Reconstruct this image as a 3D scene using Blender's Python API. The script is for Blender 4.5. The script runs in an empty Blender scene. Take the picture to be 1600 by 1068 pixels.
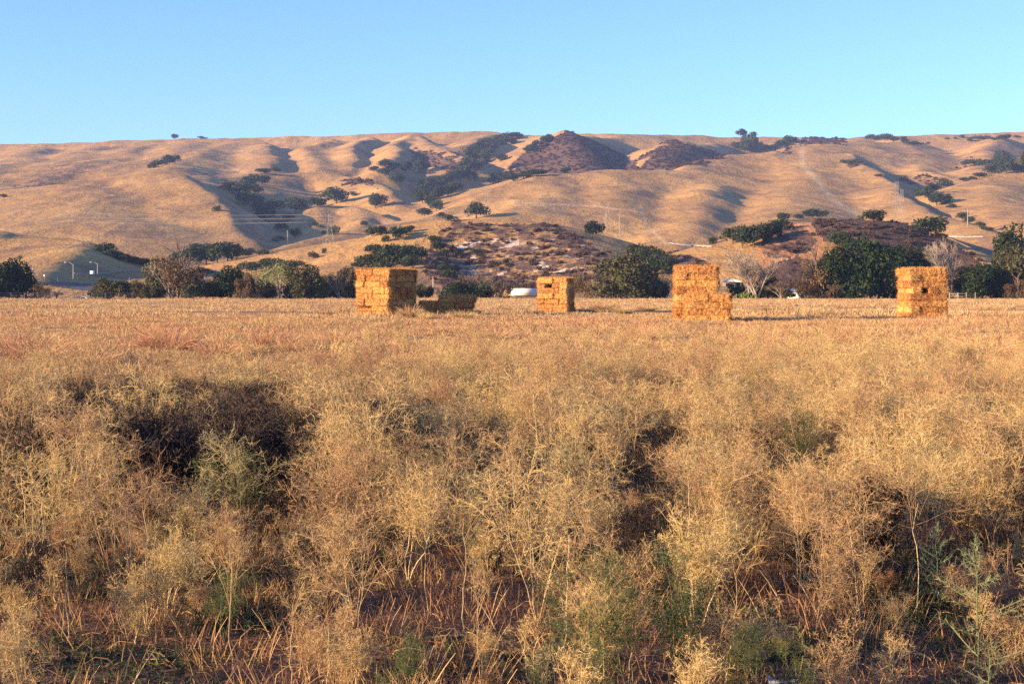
import bpy, math, random
import numpy as np
from mathutils import Vector

# ------------------------------------------------------------------ camera, sky, sun
SC = bpy.context.scene
F, HY, CAMZ = 2222.0, 453.0, 1.72          # focal length and horizon in photo pixels, eye height in metres
cam_d = bpy.data.cameras.new("camera")
cam = bpy.data.objects.new("camera", cam_d)
SC.collection.objects.link(cam)
SC.camera = cam
cam.location = (0, 0, CAMZ)
cam.rotation_euler = (math.radians(90), 0, 0)
cam_d.sensor_width = 36.0
cam_d.lens = 36.0 * F / 1600.0
cam_d.shift_y = -(534.0 - HY) / 1600.0
cam_d.clip_start = 0.05
cam_d.clip_end = 12000

SUN_EL = math.radians(12.0)
SUN_AZ = math.radians(-115.0)              # measured from +Y towards +X: the sun is to the left and a little behind
sdir = Vector((math.sin(SUN_AZ) * math.cos(SUN_EL), math.cos(SUN_AZ) * math.cos(SUN_EL), math.sin(SUN_EL)))
sl = bpy.data.lights.new("sun", 'SUN')
sl.energy = 5.0
sl.angle = math.radians(0.55)
sl.color = (1.0, 0.67, 0.34)
sun = bpy.data.objects.new("sun", sl)
SC.collection.objects.link(sun)
sun.rotation_euler = sdir.to_track_quat('Z', 'Y').to_euler()
sun.location = (-60, -20, 40)

W = bpy.data.worlds.new("World")
SC.world = W
W.use_nodes = True
wn, wl = W.node_tree.nodes, W.node_tree.links
wn.clear()
sky = wn.new("ShaderNodeTexSky")
sky.sky_type = 'NISHITA'
sky.sun_disc = False
sky.sun_elevation = math.radians(24)
sky.sun_rotation = SUN_AZ
sky.altitude = 60
sky.air_density = 1.0
sky.dust_density = 0.3
sky.ozone_density = 2.0
bg = wn.new("ShaderNodeBackground")
bg.inputs["Strength"].default_value = 0.0515
tint = wn.new("ShaderNodeMix"); tint.data_type = 'RGBA'; tint.blend_type = 'MULTIPLY'
tint.inputs[0].default_value = 1.0
tint.inputs[7].default_value = (0.745, 1.0, 1.42, 1)
wo = wn.new("ShaderNodeOutputWorld")
wl.new(sky.outputs[0], tint.inputs[6]); wl.new(tint.outputs[2], bg.inputs[0]); wl.new(bg.outputs[0], wo.inputs[0])

SC.view_settings.view_transform = 'Standard'
SC.view_settings.look = 'None'
SC.view_settings.gamma = 1.0
SC.view_settings.exposure = 1.90
SC.render.engine = 'CYCLES'
SC.cycles.max_bounces = 5
SC.cycles.diffuse_bounces = 3
SC.cycles.transmission_bounces = 4
SC.cycles.transparent_max_bounces = 6
SC.cycles.use_adaptive_sampling = True
SC.cycles.adaptive_threshold = 0.02
SC.cycles.use_denoising = False

rng = np.random.default_rng(7)
random.seed(7)

# ------------------------------------------------------------------ helpers
def link(o, col=None):
    (col or SC.collection).objects.link(o)
    return o

def tag(o, label=None, cat=None, group=None, kind=None):
    if label: o["label"] = label
    if cat: o["category"] = cat
    if group: o["group"] = group
    if kind: o["kind"] = kind
    return o

def mesh_np(name, V, Fq, mats=(), attrs=None, smooth=False):
    """V (n,3), Fq (m,k) faces of one size, or a list of such arrays; attrs: {name: per-vertex float array}"""
    me = bpy.data.meshes.new(name)
    V = np.asarray(V, dtype=np.float32)
    Fl = Fq if isinstance(Fq, list) else [Fq]
    Fl = [np.asarray(f, dtype=np.int32) for f in Fl if len(f)]
    nl = sum(f.size for f in Fl); nf = sum(len(f) for f in Fl)
    me.vertices.add(len(V)); me.vertices.foreach_set("co", V.ravel())
    me.loops.add(nl); me.polygons.add(nf)
    me.loops.foreach_set("vertex_index", np.concatenate([f.ravel() for f in Fl]))
    st, tot = [], []
    s = 0
    for f in Fl:
        k = f.shape[1]
        st.append(s + np.arange(len(f)) * k); tot.append(np.full(len(f), k)); s += f.size
    me.polygons.foreach_set("loop_start", np.concatenate(st).astype(np.int32))
    me.polygons.foreach_set("loop_total", np.concatenate(tot).astype(np.int32))
    if smooth: me.polygons.foreach_set("use_smooth", np.ones(nf, dtype=bool))
    for k, a in (attrs or {}).items():
        at = me.attributes.new(k, 'FLOAT', 'POINT')
        at.data.foreach_set("value", np.asarray(a, dtype=np.float32))
    for m in mats: me.materials.append(m)
    me.update(calc_edges=True)
    return me

class MB:
    """collects boxes, tubes and quads into one mesh"""
    def __init__(s): s.V = []; s.Q = []; s.n = 0
    def add(s, v, q):
        s.V.append(np.asarray(v, float)); s.Q.append(np.asarray(q, int) + s.n); s.n += len(v)
    def box(s, c, size, rz=0.0):
        x, y, z = [d / 2 for d in size]
        v = np.array([(-x,-y,-z),(x,-y,-z),(x,y,-z),(-x,y,-z),(-x,-y,z),(x,-y,z),(x,y,z),(-x,y,z)], float)
        ca, sa = math.cos(rz), math.sin(rz)
        v = np.stack([v[:,0]*ca - v[:,1]*sa, v[:,0]*sa + v[:,1]*ca, v[:,2]], 1) + np.array(c)
        s.add(v, [(0,3,2,1),(4,5,6,7),(0,1,5,4),(1,2,6,5),(2,3,7,6),(3,0,4,7)])
    def tube(s, pts, r, n=6):
        pts = np.asarray(pts, float); rr = np.broadcast_to(np.asarray(r, float), (len(pts),))
        T = np.gradient(pts, axis=0); T /= np.linalg.norm(T, axis=1)[:, None] + 1e-9
        up = np.array([0, 0, 1.0]) if abs(T[0][2]) < .9 else np.array([1.0, 0, 0])
        A = np.cross(T, up); A /= np.linalg.norm(A, axis=1)[:, None] + 1e-9
        B = np.cross(T, A)
        an = np.arange(n) * 2 * math.pi / n
        v = pts[:, None, :] + rr[:, None, None] * (A[:, None, :] * np.cos(an)[None, :, None] + B[:, None, :] * np.sin(an)[None, :, None])
        q = []
        for i in range(len(pts) - 1):
            for j in range(n):
                q.append((i*n+j, i*n+(j+1)%n, (i+1)*n+(j+1)%n, (i+1)*n+j))
        s.add(v.reshape(-1, 3), q)
        if n == 4 or n == 6 or n == 8:
            for b in (0, (len(pts)-1)*n):
                for k in range(0, n - 2, 2):
                    s.Q.append(np.array([[b, b+k+1, b+k+2, b+(k+3) % n]]) + s.n - len(pts)*n) if k + 3 <= n else None
    def build(s, name, mat, parent=None, smooth=False):
        me = mesh_np(name, np.concatenate(s.V), np.concatenate(s.Q), [mat], smooth=smooth)
        o = bpy.data.objects.new(name, me); link(o)
        if parent: o.parent = parent
        return o

def empty(name, loc=(0, 0, 0), rz=0.0):
    o = bpy.data.objects.new(name, None); link(o)
    o.location = loc; o.rotation_euler = (0, 0, rz); o.empty_display_size = 0.5
    return o

def perlin(x, y, seed=0):
    r = np.random.default_rng(seed)
    p = r.permutation(256); p = np.concatenate([p, p])
    g = r.random(256) * 2 * math.pi
    xi = np.floor(x).astype(int); yi = np.floor(y).astype(int)
    xf, yf = x - xi, y - yi
    u = xf*xf*xf*(xf*(xf*6-15)+10); v = yf*yf*yf*(yf*(yf*6-15)+10)
    def gr(ix, iy, dx, dy):
        a = g[p[p[ix & 255] + (iy & 255)]]
        return np.cos(a)*dx + np.sin(a)*dy
    n00 = gr(xi, yi, xf, yf); n10 = gr(xi+1, yi, xf-1, yf)
    n01 = gr(xi, yi+1, xf, yf-1); n11 = gr(xi+1, yi+1, xf-1, yf-1)
    return (n00*(1-u)+n10*u)*(1-v) + (n01*(1-u)+n11*u)*v

def fbm(x, y, seed=0, o=4):
    s = 0; a = 1.0
    for i in range(o):
        s = s + a*perlin(x*2**i, y*2**i, seed+i); a *= 0.5
    return s

# ------------------------------------------------------------------ materials
def mat_new(name):
    m = bpy.data.materials.new(name); m.use_nodes = True
    nt = m.node_tree; nt.nodes.clear()
    out = nt.nodes.new("ShaderNodeOutputMaterial")
    return m, nt, out

def N(nt, t, **kw):
    n = nt.nodes.new(t)
    for k, v in kw.items():
        if isinstance(k, str) and hasattr(n, k): setattr(n, k, v)
    return n

def ramp(nt, fac, stops):
    r = nt.nodes.new("ShaderNodeValToRGB")
    while len(r.color_ramp.elements) < len(stops): r.color_ramp.elements.new(0.5)
    for e, (p, c) in zip(r.color_ramp.elements, stops):
        e.position = p; e.color = (*c, 1)
    nt.links.new(fac, r.inputs[0])
    return r.outputs[0]

def noise(nt, scale, detail=4, vec=None, rough=0.55, dist=0.0, coord='Object'):
    n = nt.nodes.new("ShaderNodeTexNoise")
    n.inputs["Scale"].default_value = scale; n.inputs["Detail"].default_value = detail
    n.inputs["Roughness"].default_value = rough; n.inputs["Distortion"].default_value = dist
    if vec is None:
        tc = nt.nodes.new("ShaderNodeTexCoord"); vec = tc.outputs[coord]
    nt.links.new(vec, n.inputs["Vector"])
    return n.outputs["Fac"]

def mapping(nt, sc, coord='Object', rot=(0,0,0)):
    tc = nt.nodes.new("ShaderNodeTexCoord"); mp = nt.nodes.new("ShaderNodeMapping")
    mp.inputs["Scale"].default_value = sc; mp.inputs["Rotation"].default_value = rot
    nt.links.new(tc.outputs[coord], mp.inputs[0])
    return mp.outputs[0]

def mix(nt, fac, a, b, mode='MIX'):
    m = nt.nodes.new("ShaderNodeMix"); m.data_type = 'RGBA'; m.blend_type = mode
    for s, v in ((0, fac), (6, a), (7, b)):
        if hasattr(v, "is_linked") or hasattr(v, "links"): nt.links.new(v, m.inputs[s])
        elif isinstance(v, tuple): m.inputs[s].default_value = (*v[:3], 1)
        else: m.inputs[s].default_value = v
    return m.outputs[2]

def attr(nt, name):
    a = nt.nodes.new("ShaderNodeAttribute"); a.attribute_name = name
    return a.outputs["Fac"]

def mth(nt, op, a, b=None, clamp=False):
    m = nt.nodes.new("ShaderNodeMath"); m.operation = op; m.use_clamp = clamp
    for i, v in enumerate((a, b)):
        if v is None: continue
        if hasattr(v, "links"): nt.links.new(v, m.inputs[i])
        else: m.inputs[i].default_value = v
    return m.outputs[0]

def bump(nt, h, strength, dist):
    b = nt.nodes.new("ShaderNodeBump"); b.inputs["Strength"].default_value = strength
    b.inputs["Distance"].default_value = dist
    nt.links.new(h, b.inputs["Height"])
    return b.outputs[0]

ALB = 0.80      # darkens every base colour so shaded parts render deeper under the raised exposure
def diffuse(nt, out, col, normal=None, rough=0.9, transl=0.0):
    col = mix(nt, 1.0, col, (ALB, ALB, ALB), 'MULTIPLY')
    p = nt.nodes.new("ShaderNodeBsdfPrincipled")
    p.inputs["Roughness"].default_value = rough
    p.inputs["Specular IOR Level"].default_value = 0.15
    if isinstance(col, tuple): p.inputs["Base Color"].default_value = (*col, 1)
    else: nt.links.new(col, p.inputs["Base Color"])
    if normal is not None: nt.links.new(normal, p.inputs["Normal"])
    if transl > 0:
        t = nt.nodes.new("ShaderNodeBsdfTranslucent")
        if isinstance(col, tuple): t.inputs[0].default_value = (*col, 1)
        else: nt.links.new(col, t.inputs[0])
        ms = nt.nodes.new("ShaderNodeMixShader"); ms.inputs[0].default_value = transl
        nt.links.new(p.outputs[0], ms.inputs[1]); nt.links.new(t.outputs[0], ms.inputs[2])
        nt.links.new(ms.outputs[0], out.inputs[0])
    else:
        nt.links.new(p.outputs[0], out.inputs[0])
    return p

def simple(name, col, rough=0.7, var=0.15, scale=3.0):
    m, nt, out = mat_new(name)
    d = tuple(c*(1-var) for c in col); l = tuple(min(1, c*(1+var)) for c in col)
    diffuse(nt, out, ramp(nt, noise(nt, scale), [(0.3, d), (0.7, l)]), rough=rough)
    return m

def twig_mat(name, stops, transl=0.15):
    """colour runs with the per-vertex 'tone' and differs a little from plant to plant"""
    m, nt, out = mat_new(name)
    c = ramp(nt, attr(nt, "tone"), stops)
    oi = nt.nodes.new("ShaderNodeObjectInfo")
    hsv = nt.nodes.new("ShaderNodeHueSaturation")
    nt.links.new(c, hsv.inputs["Color"])
    v = mth(nt, 'MULTIPLY_ADD', oi.outputs["Random"], 0.36); nt.nodes[-1].inputs[2].default_value = 0.82
    nt.links.new(v, hsv.inputs["Value"])
    h = mth(nt, 'MULTIPLY_ADD', oi.outputs["Random"], 0.03); nt.nodes[-1].inputs[2].default_value = 0.485
    nt.links.new(h, hsv.inputs["Hue"])
    diffuse(nt, out, hsv.outputs[0], rough=0.8, transl=transl)
    return m

def leaf_mat(name, dark, mid, light, scale=0.5, transl=0.2):
    m, nt, out = mat_new(name)
    a = noise(nt, scale, 3)
    b = attr(nt, "tone")
    f = mth(nt, 'ADD', mth(nt, 'MULTIPLY', a, 0.6), mth(nt, 'MULTIPLY', b, 0.4))
    c = ramp(nt, f, [(0.3, dark), (0.5, mid), (0.72, light)])
    oi = nt.nodes.new("ShaderNodeObjectInfo")
    hsv = nt.nodes.new("ShaderNodeHueSaturation")
    nt.links.new(c, hsv.inputs["Color"])
    v = mth(nt, 'MULTIPLY_ADD', oi.outputs["Random"], 0.5); nt.nodes[-1].inputs[2].default_value = 0.75
    nt.links.new(v, hsv.inputs["Value"])
    diffuse(nt, out, hsv.outputs[0], rough=0.75, transl=transl)
    return m

# ------------------------------------------------------------------ terrain heights
# each ridge: nodes (photo x, photo y, depth), slope on its left, slope on its right, rounding radius
RIDGES = [
 # skyline
 ([(-500,232,1800),(-200,228,1850),(0,225,1900),(100,224,1900),(200,220,1900),(330,215,1900),(400,214,1900),(520,212,1900),(640,208,1900),(770,206,1900),
   (815,211,1850),(885,209,1800),(960,211,1800),(1100,211,1850),(1140,215,1850),(1200,214,1850),(1300,217,1850),(1400,212,1900),(1500,208,1900),(1600,205,1900),(1800,202,1900),(2100,205,1900)], .3, .42, 30),
 # upper left spurs
 ([(60,229,1800),(40,246,1500),(-40,276,1200)], .34, .26, 16),
 ([(150,227,1800),(120,246,1520),(40,272,1250)], .30, .24, 20),
 ([(230,225,1800),(185,241,1520),(120,262,1300),(40,288,1150),(-60,305,1060)], .40, .24, 14),
 ([(305,220,1800),(275,236,1560),(215,256,1320)], .28, .24, 20),
 ([(372,220,1800),(335,231,1620),(300,246,1400),(262,264,1200)], .26, .28, 14),
 ([(284,273,1120),(350,275,1200),(425,268,1290)], .3, .30, 10),
 # B, the broad left hill with its spur coming down to the right
 ([(-300,330,980),(-100,318,990),(0,308,1000),(60,290,1040),(144,279,1070),(195,272,1080),(240,270,1080),(284,274,1050),(303,291,980),(335,318,900),(370,352,810),(405,388,720),(430,404,670)], .70, .17, 9),
 ([(120,286,1040),(145,306,930),(155,338,820)], .19, .20, 30),
 # G, upper middle spurs
 ([(402,219,1800),(418,230,1620),(428,243,1460),(420,264,1310)], .62, .24, 12),
 ([(520,217,1800),(490,228,1620),(486,246,1480),(500,264,1350)], .34, .55, 12),
 ([(585,213,1820),(566,221,1660),(548,236,1520),(542,252,1420),(548,268,1350)], .70, .36, 7),
 ([(640,212,1800),(630,221,1640),(614,232,1500),(606,247,1400),(600,266,1320)], .75, .5, 8),
 ([(655,212,1800),(665,221,1660),(690,233,1540),(716,247,1440)], .6, .36, 8),
 ([(770,209,1850),(738,216,1680),(722,228,1560)], .6, .36, 8),
 # F, lobes in the middle valley
 ([(425,286,1220),(460,271,1280),(500,269,1290),(544,271,1270),(586,280,1220),(610,295,1140),(636,316,1080),(655,338,1020)], .6, .30, 7),
 ([(450,352,930),(475,331,1000),(520,319,1040),(555,323,1030),(590,338,980),(620,353,940),(640,362,910)], .6, .34, 6),
 ([(500,322,1030),(488,345,950),(478,372,860)], .4, .36, 6),
 ([(560,324,1030),(560,345,940),(545,362,880)], .5, .3, 6),
 # H, two dark scrub hills
 ([(835,232,1520),(862,214,1560),(886,205,1560),(902,235,1440),(922,266,1320),(932,290,1250)], .66, .44, 20),
 ([(886,207,1560),(930,214,1680),(970,217,1780)], .4, .5, 8),
 ([(1025,238,1560),(1058,219,1560),(1045,240,1430),(1028,266,1320),(1020,290,1250)], .6, .40, 18),
 ([(1058,220,1560),(1090,224,1660),(1120,224,1780)], .4, .5, 8),
 # D, the long centre right ridge
 ([(310,412,560),(400,397,620),(472,379,680),(556,360,760),(640,343,850),(687,330,900),(730,319,940),(765,303,990),(800,286,1040),(860,273,1090),(920,270,1100),(1007,268,1120),(1055,264,1150),(1100,248,1250),(1145,241,1300),(1200,239,1330),(1254,230,1400),(1290,223,1460),(1345,218,1700)], .5, .22, 12),
 ([(860,273,1090),(850,300,960),(835,328,820)], .28, .24, 20),
 ([(960,270,1100),(960,300,960),(958,335,820)], .3, .26, 20),
 ([(1108,286,1040),(1096,306,930),(1090,338,800),(1085,368,690)], .50, .26, 12),
 ([(1290,225,1440),(1262,262,1180),(1240,300,980),(1235,335,800),(1250,365,640)], .25, .28, 18),
 ([(1330,240,1320),(1372,282,1060),(1420,310,900),(1480,336,780),(1553,362,670),(1590,375,610)], .75, .22, 5),
 # E, the right hand hill
 ([(1470,300,960),(1500,287,1020),(1540,276,1070),(1600,265,1100),(1750,255,1130),(2000,250,1180)], .45, .2, 12),
 ([(1540,276,1070),(1552,300,930),(1580,330,800),(1620,360,700)], .30, .34, 16),
 # upper right spurs
 ([(1405,214,1800),(1420,232,1560),(1440,252,1350),(1460,272,1180)], .4, .3, 10),
 ([(1560,212,1800),(1545,230,1580),(1530,248,1380),(1545,264,1180)], .45, .34, 10),
 # I, the near knoll in the middle
 ([(455,424,520),(520,397,530),(590,372,540),(640,360,530),(670,349,515),(700,343,500),(800,342,490),(845,348,480),(890,371,450),(920,391,420),(955,416,385),(965,432,360)], .25, .23, 8),
 ([(640,360,530),(668,395,440),(672,425,390)], .30, .18, 5),
 # J, the near knoll on the right
 ([(1065,404,480),(1115,385,470),(1175,372,440),(1230,351,420),(1269,347,412),(1320,343,410),(1380,344,408),(1425,351,405),(1470,369,400),(1505,388,395),(1545,410,385),(1580,432,370)], .40, .26, 7),
 ([(1440,371,640),(1474,371,590),(1485,376,540),(1488,386,500)], .62, .2, 3),
 # C, low hill at the left edge and its dark twin behind
 ([(-300,380,520),(-50,376,500),(0,373,490),(100,371,485),(128,377,470),(112,392,430),(70,415,385),(48,430,350)], .42, .12, 6),
 ([(-60,352,640),(0,360,640),(45,368,640),(75,376,630)], .3, .16, 10),
]
def unproj(px, py, Y):
    return ((px-800.0)/F*Y, Y, CAMZ-(py-HY)/F*Y)

def base_h(X, Y):
    t = np.clip((Y-292)/45, 0, 1); t = t*t*(3-2*t)
    u = np.clip((Y-340)/90, 0, 1); u = u*u*(3-2*u)
    return -0.6 + 2.9*t + 3.2*u + np.clip(Y-430, 0, None)*0.022

def height(X, Y):
    X = np.asarray(X, float); Y = np.asarray(Y, float)
    # bend the plan a little so that crests do not run as straight lines
    wx = 14*fbm(X/170, Y/170, 11, 3); wy = 14*fbm(X/170, Y/170, 31, 3)
    fade = np.clip((Y-500)/500, 0.1, 1)
    Xw, Yw = X+wx*fade, Y+wy*fade
    K = 3.5
    acc = np.exp(base_h(X, Y)/K - 30)
    H = [base_h(X, Y)]
    for nodes, sL, sR, r in RIDGES:
        P = np.array([unproj(*n) for n in nodes])
        best = np.full(X.shape, 1e9); hz = 0.0; ss = 0.0; wt = 0.0
        for a, b in zip(P[:-1], P[1:]):
            dx, dy = b[0]-a[0], b[1]-a[1]; L2 = dx*dx+dy*dy+1e-9
            t = np.clip(((Xw-a[0])*dx+(Yw-a[1])*dy)/L2, 0, 1)
            qx, qy = Xw-(a[0]+t*dx), Yw-(a[1]+t*dy)
            d = np.sqrt(qx*qx+qy*qy)
            side = (dx*qy-dy*qx)/math.sqrt(L2)     # >0: left of the heading
            w = 0.5+0.5*np.tanh(side/(0.3*r+0.12*d+1e-6))
            g = (d+2.0)**-7.0
            best = np.minimum(best, d); hz = hz+g*(a[2]+t*(b[2]-a[2])); ss = ss+g*(sR+(sL-sR)*w); wt = wt+g
        hr = hz/wt-ss/wt*(np.sqrt(best*best+r*r)-r)
        H.append(hr)
    H = np.array(H)
    M = H.max(0)
    Kd = np.clip(Y/600, .6, 2.4)
    out = M+Kd*np.log(np.exp((H-M)/Kd).sum(0)) - 0.3*Kd
    amp = np.clip((Y-330)/600, 0, 1)
    rug = 1-np.abs(fbm(X/95, Y/140, 51, 4))*1.6
    out = out + amp*(2.1*(rug-0.6)+.8*fbm(X/45, Y/60, 61, 3)) + np.clip((Y-320)/150, 0, 1)*0.2*fbm(X/9, Y/12, 71, 3)
    return out

PX = np.arange(-420, 2021, 2.5)
YS = [284.0]
while YS[-1] < 2350: YS.append(YS[-1]+1.2+(YS[-1]-284)*0.0029)
YS = np.array(YS)
gX = (PX[None, :]-800)/F*YS[:, None]; gY = np.repeat(YS[:, None], len(PX), 1)
gZ = height(gX, gY)
gZ[0, :] = -1.5
gPy = HY-(gZ-CAMZ)/gY*F                     # the photo row each terrain vertex falls on

def hit(px, py):
    """terrain point under a photo pixel"""
    c = (px-PX[0])/2.5; i = int(np.clip(math.floor(c), 0, len(PX)-2)); f = c-i
    z = gZ[:, i]*(1-f)+gZ[:, i+1]*f
    for k in range(60):
        ray = CAMZ-(py-HY)/F*YS
        w = np.where(z[1:] >= ray[1:])[0]
        if len(w): break
        py += 0.5
    else:
        return (px-800)/F*1900, 1900.0, 200.0
    j = w[0]+1
    return (px-800)/F*YS[j], YS[j], z[j]

def ground_z(x, y):
    if y < 284: return 0.0
    c = np.clip((x/y*F+800-PX[0])/2.5, 0, len(PX)-1.01); i = int(c); f = c-i
    r = np.clip(np.interp(y, YS, np.arange(len(YS))), 0, len(YS)-1.01); j = int(r); g = r-j
    return float((gZ[j,i]*(1-f)+gZ[j,i+1]*f)*(1-g)+(gZ[j+1,i]*(1-f)+gZ[j+1,i+1]*f)*g)

def inpoly(px, py, poly):
    ins = np.zeros(px.shape, bool); n = len(poly)
    for i in range(n):
        x1, y1 = poly[i]; x2, y2 = poly[(i+1) % n]
        if y1 == y2: continue
        c = ((y1 > py) != (y2 > py)) & (px < (x2-x1)*(py-y1)/(y2-y1)+x1)
        ins ^= c
    return ins

gPX = np.repeat(PX[None, :], len(YS), 0)
jx = gPX+22*fbm(gX/30, gY/60, 81, 5); jy = gPy+16*fbm(gX/30, gY/60, 91, 5)
def zone(poly, y0, y1):
    return (inpoly(jx, jy, poly) & (gY > y0) & (gY < y1)).astype(float)
scrub = np.zeros(gX.shape)
for poly, a, b, v in [
  ([(760,287),(800,262),(835,228),(884,204),(930,215),(1010,272),(900,272),(800,290)], 1120, 1600, 1),      # H1
  ([(998,270),(1004,246),(1030,228),(1058,216),(1100,236),(1140,245),(1080,262),(1050,268)], 1160, 1600, 1),  # H2
  ([(1262,360),(1290,342),(1400,342),(1440,352),(1500,385),(1560,425),(1560,440),(1480,430),(1400,400),(1290,380)], 296, 470, 1), # J right
  ([(1195,380),(1230,356),(1250,360),(1280,380),(1275,400),(1200,410),(1180,395)], 296, 470, .6),
  ([(1190,420),(1240,405),(1300,412),(1290,460),(1180,455)], 290, 470, .8),
  ([(690,360),(720,348),(860,352),(930,385),(960,410),(950,450),(700,455),(670,420),(665,385)], 290, 520, .57),       # I front
  ([(458,278),(480,266),(540,270),(600,284),(560,292),(500,284)], 950, 1250, .75),
  ([(640,238),(700,240),(745,262),(700,268),(640,258)], 1100, 1700, .6),
  ([(1240,226),(1260,212),(1310,216),(1320,224)], 1300, 1950, .9),
  ([(1205,238),(1240,222),(1250,228)], 1300, 1950, .8),
  ([(1312,256),(1335,248),(1352,258),(1330,262)], 900, 1700, .8),
  ([(1400,280),(1450,275),(1470,288),(1420,290)], 900, 1500, .5),
  ([(1500,258),(1520,248),(1555,250),(1540,262)], 900, 1600, .6),
  ([(1040,388),(1070,392),(1110,402),(1120,420),(1060,425)], 330, 620, .7),
 ]:
    scrub = np.maximum(scrub, v*zone(poly, a, b))
rock = zone([(690,395),(730,375),(860,372),(925,395),(935,425),(830,440),(700,430),(680,410)], 320, 520)
soil = zone([(1180,390),(1230,352),(1290,352),(1290,440),(1190,440)], 296, 470)
soil = np.maximum(soil, 0.7*zone([(665,425),(690,400),(705,420),(690,450)], 320, 520))
shrubby = zone([(20,288),(110,258),(150,252),(110,285),(30,300)], 900, 1500)*.5
track = np.zeros(gX.shape)
for line, wd, a, b in [([(1253,232),(1254,259),(1275,280),(1290,300),(1305,315),(1330,331),(1344,336)], 4.2, 700, 1700),
                       ([(1000,320),(1010,352),(1040,380)], 2.2, 560, 1150), ([(345,252),(360,262),(385,270)], 1.6, 900, 1700),
                       ([(800,317),(930,322),(1000,331)], 1.6, 600, 1150)]:
    for (x1, y1), (x2, y2) in zip(line[:-1], line[1:]):
        dx, dy = x2-x1, y2-y1; t = np.clip(((gPX-x1)*dx+(gPy-y1)*dy)/(dx*dx+dy*dy), 0, 1)
        d = np.hypot(gPX-x1-t*dx, gPy-y1-t*dy)
        track = np.maximum(track, np.clip(1.4-d/wd, 0, 1)*((gY > a) & (gY < b)))

def hill_material():
    m, nt, out = mat_new("dry_hill_grass")
    v = mapping(nt, (1, .6, 1))
    big = noise(nt, 0.012, 5, v, .6)
    streak = noise(nt, 0.09, 5, mapping(nt, (1, .35, 2.2)), .65, 0.6)
    fine = noise(nt, 0.55, 4, mapping(nt, (1, .4, 2.0)), .7)
    f = mth(nt, 'ADD', mth(nt, 'MULTIPLY', big, .45), mth(nt, 'ADD', mth(nt, 'MULTIPLY', streak, .35), mth(nt, 'MULTIPLY', fine, .25)))
    grass = ramp(nt, f, [(.37, (.20, .12, .062)), (.45, (.30, .182, .078)), (.55, (.43, .262, .100)), (.66, (.56, .36, .135))])
    # darker patches of dead weeds
    pt = ramp(nt, noise(nt, 0.03, 6, v, .72, .5), [(.53, (0, 0, 0)), (.66, (1, 1, 1))])
    grass = mix(nt, mth(nt, 'MULTIPLY', pt, .78), grass, (.16, .10, .08))
    sc = attr(nt, "scrub")
    scn = noise(nt, .22, 4, mapping(nt, (1, .6, 1)), .7)
    sf = mth(nt, 'ADD', sc, mth(nt, 'MULTIPLY', mth(nt, 'SUBTRACT', scn, .5), 1.3))
    sfr = ramp(nt, sf, [(.42, (0, 0, 0)), (.58, (1, 1, 1))])
    sf2 = mth(nt, 'MULTIPLY', sfr, ramp(nt, sc, [(.02, (0, 0, 0)), (.2, (1, 1, 1))]))
    scol = ramp(nt, noise(nt, .5, 4), [(.35, (.07, .045, .038)), (.6, (.13, .08, .058)), (.8, (.19, .12, .07))])
    so = attr(nt, "soil")
    c = mix(nt, mth(nt, 'MULTIPLY', so, .8), grass, (.50, .24, .11))
    c = mix(nt, sf2, c, scol)
    rk = mth(nt, 'MULTIPLY', attr(nt, "rock"), ramp(nt, noise(nt, .16, 5, mapping(nt, (1, .5, 1.6), rot=(0, 0, .5)), .75), [(.55, (0, 0, 0)), (.62, (1, 1, 1))]))
    c = mix(nt, rk, c, (.60, .50, .42))
    c = mix(nt, mth(nt, 'MULTIPLY', attr(nt, "track"), .62), c, (.50, .38, .23))
    h = mth(nt, 'ADD', mth(nt, 'MULTIPLY', streak, 1.0), mth(nt, 'MULTIPLY', fine, .5))
    diffuse(nt, out, c, bump(nt, h, .7, 1.6))
    return m
M_HILL = hill_material()
nr, nc = gX.shape
ii = np.arange(nr*nc).reshape(nr, nc)
quads = np.stack([ii[:-1, :-1], ii[:-1, 1:], ii[1:, 1:], ii[1:, :-1]], -1).reshape(-1, 4)
me = mesh_np("hills", np.stack([gX, gY, gZ], -1).reshape(-1, 3), quads, [M_HILL],
             {"scrub": (scrub+shrubby).ravel(), "rock": rock.ravel(), "soil": soil.ravel(), "track": track.ravel()}, smooth=True)
hills = link(bpy.data.objects.new("hills", me)); tag(hills, kind="structure")

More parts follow.
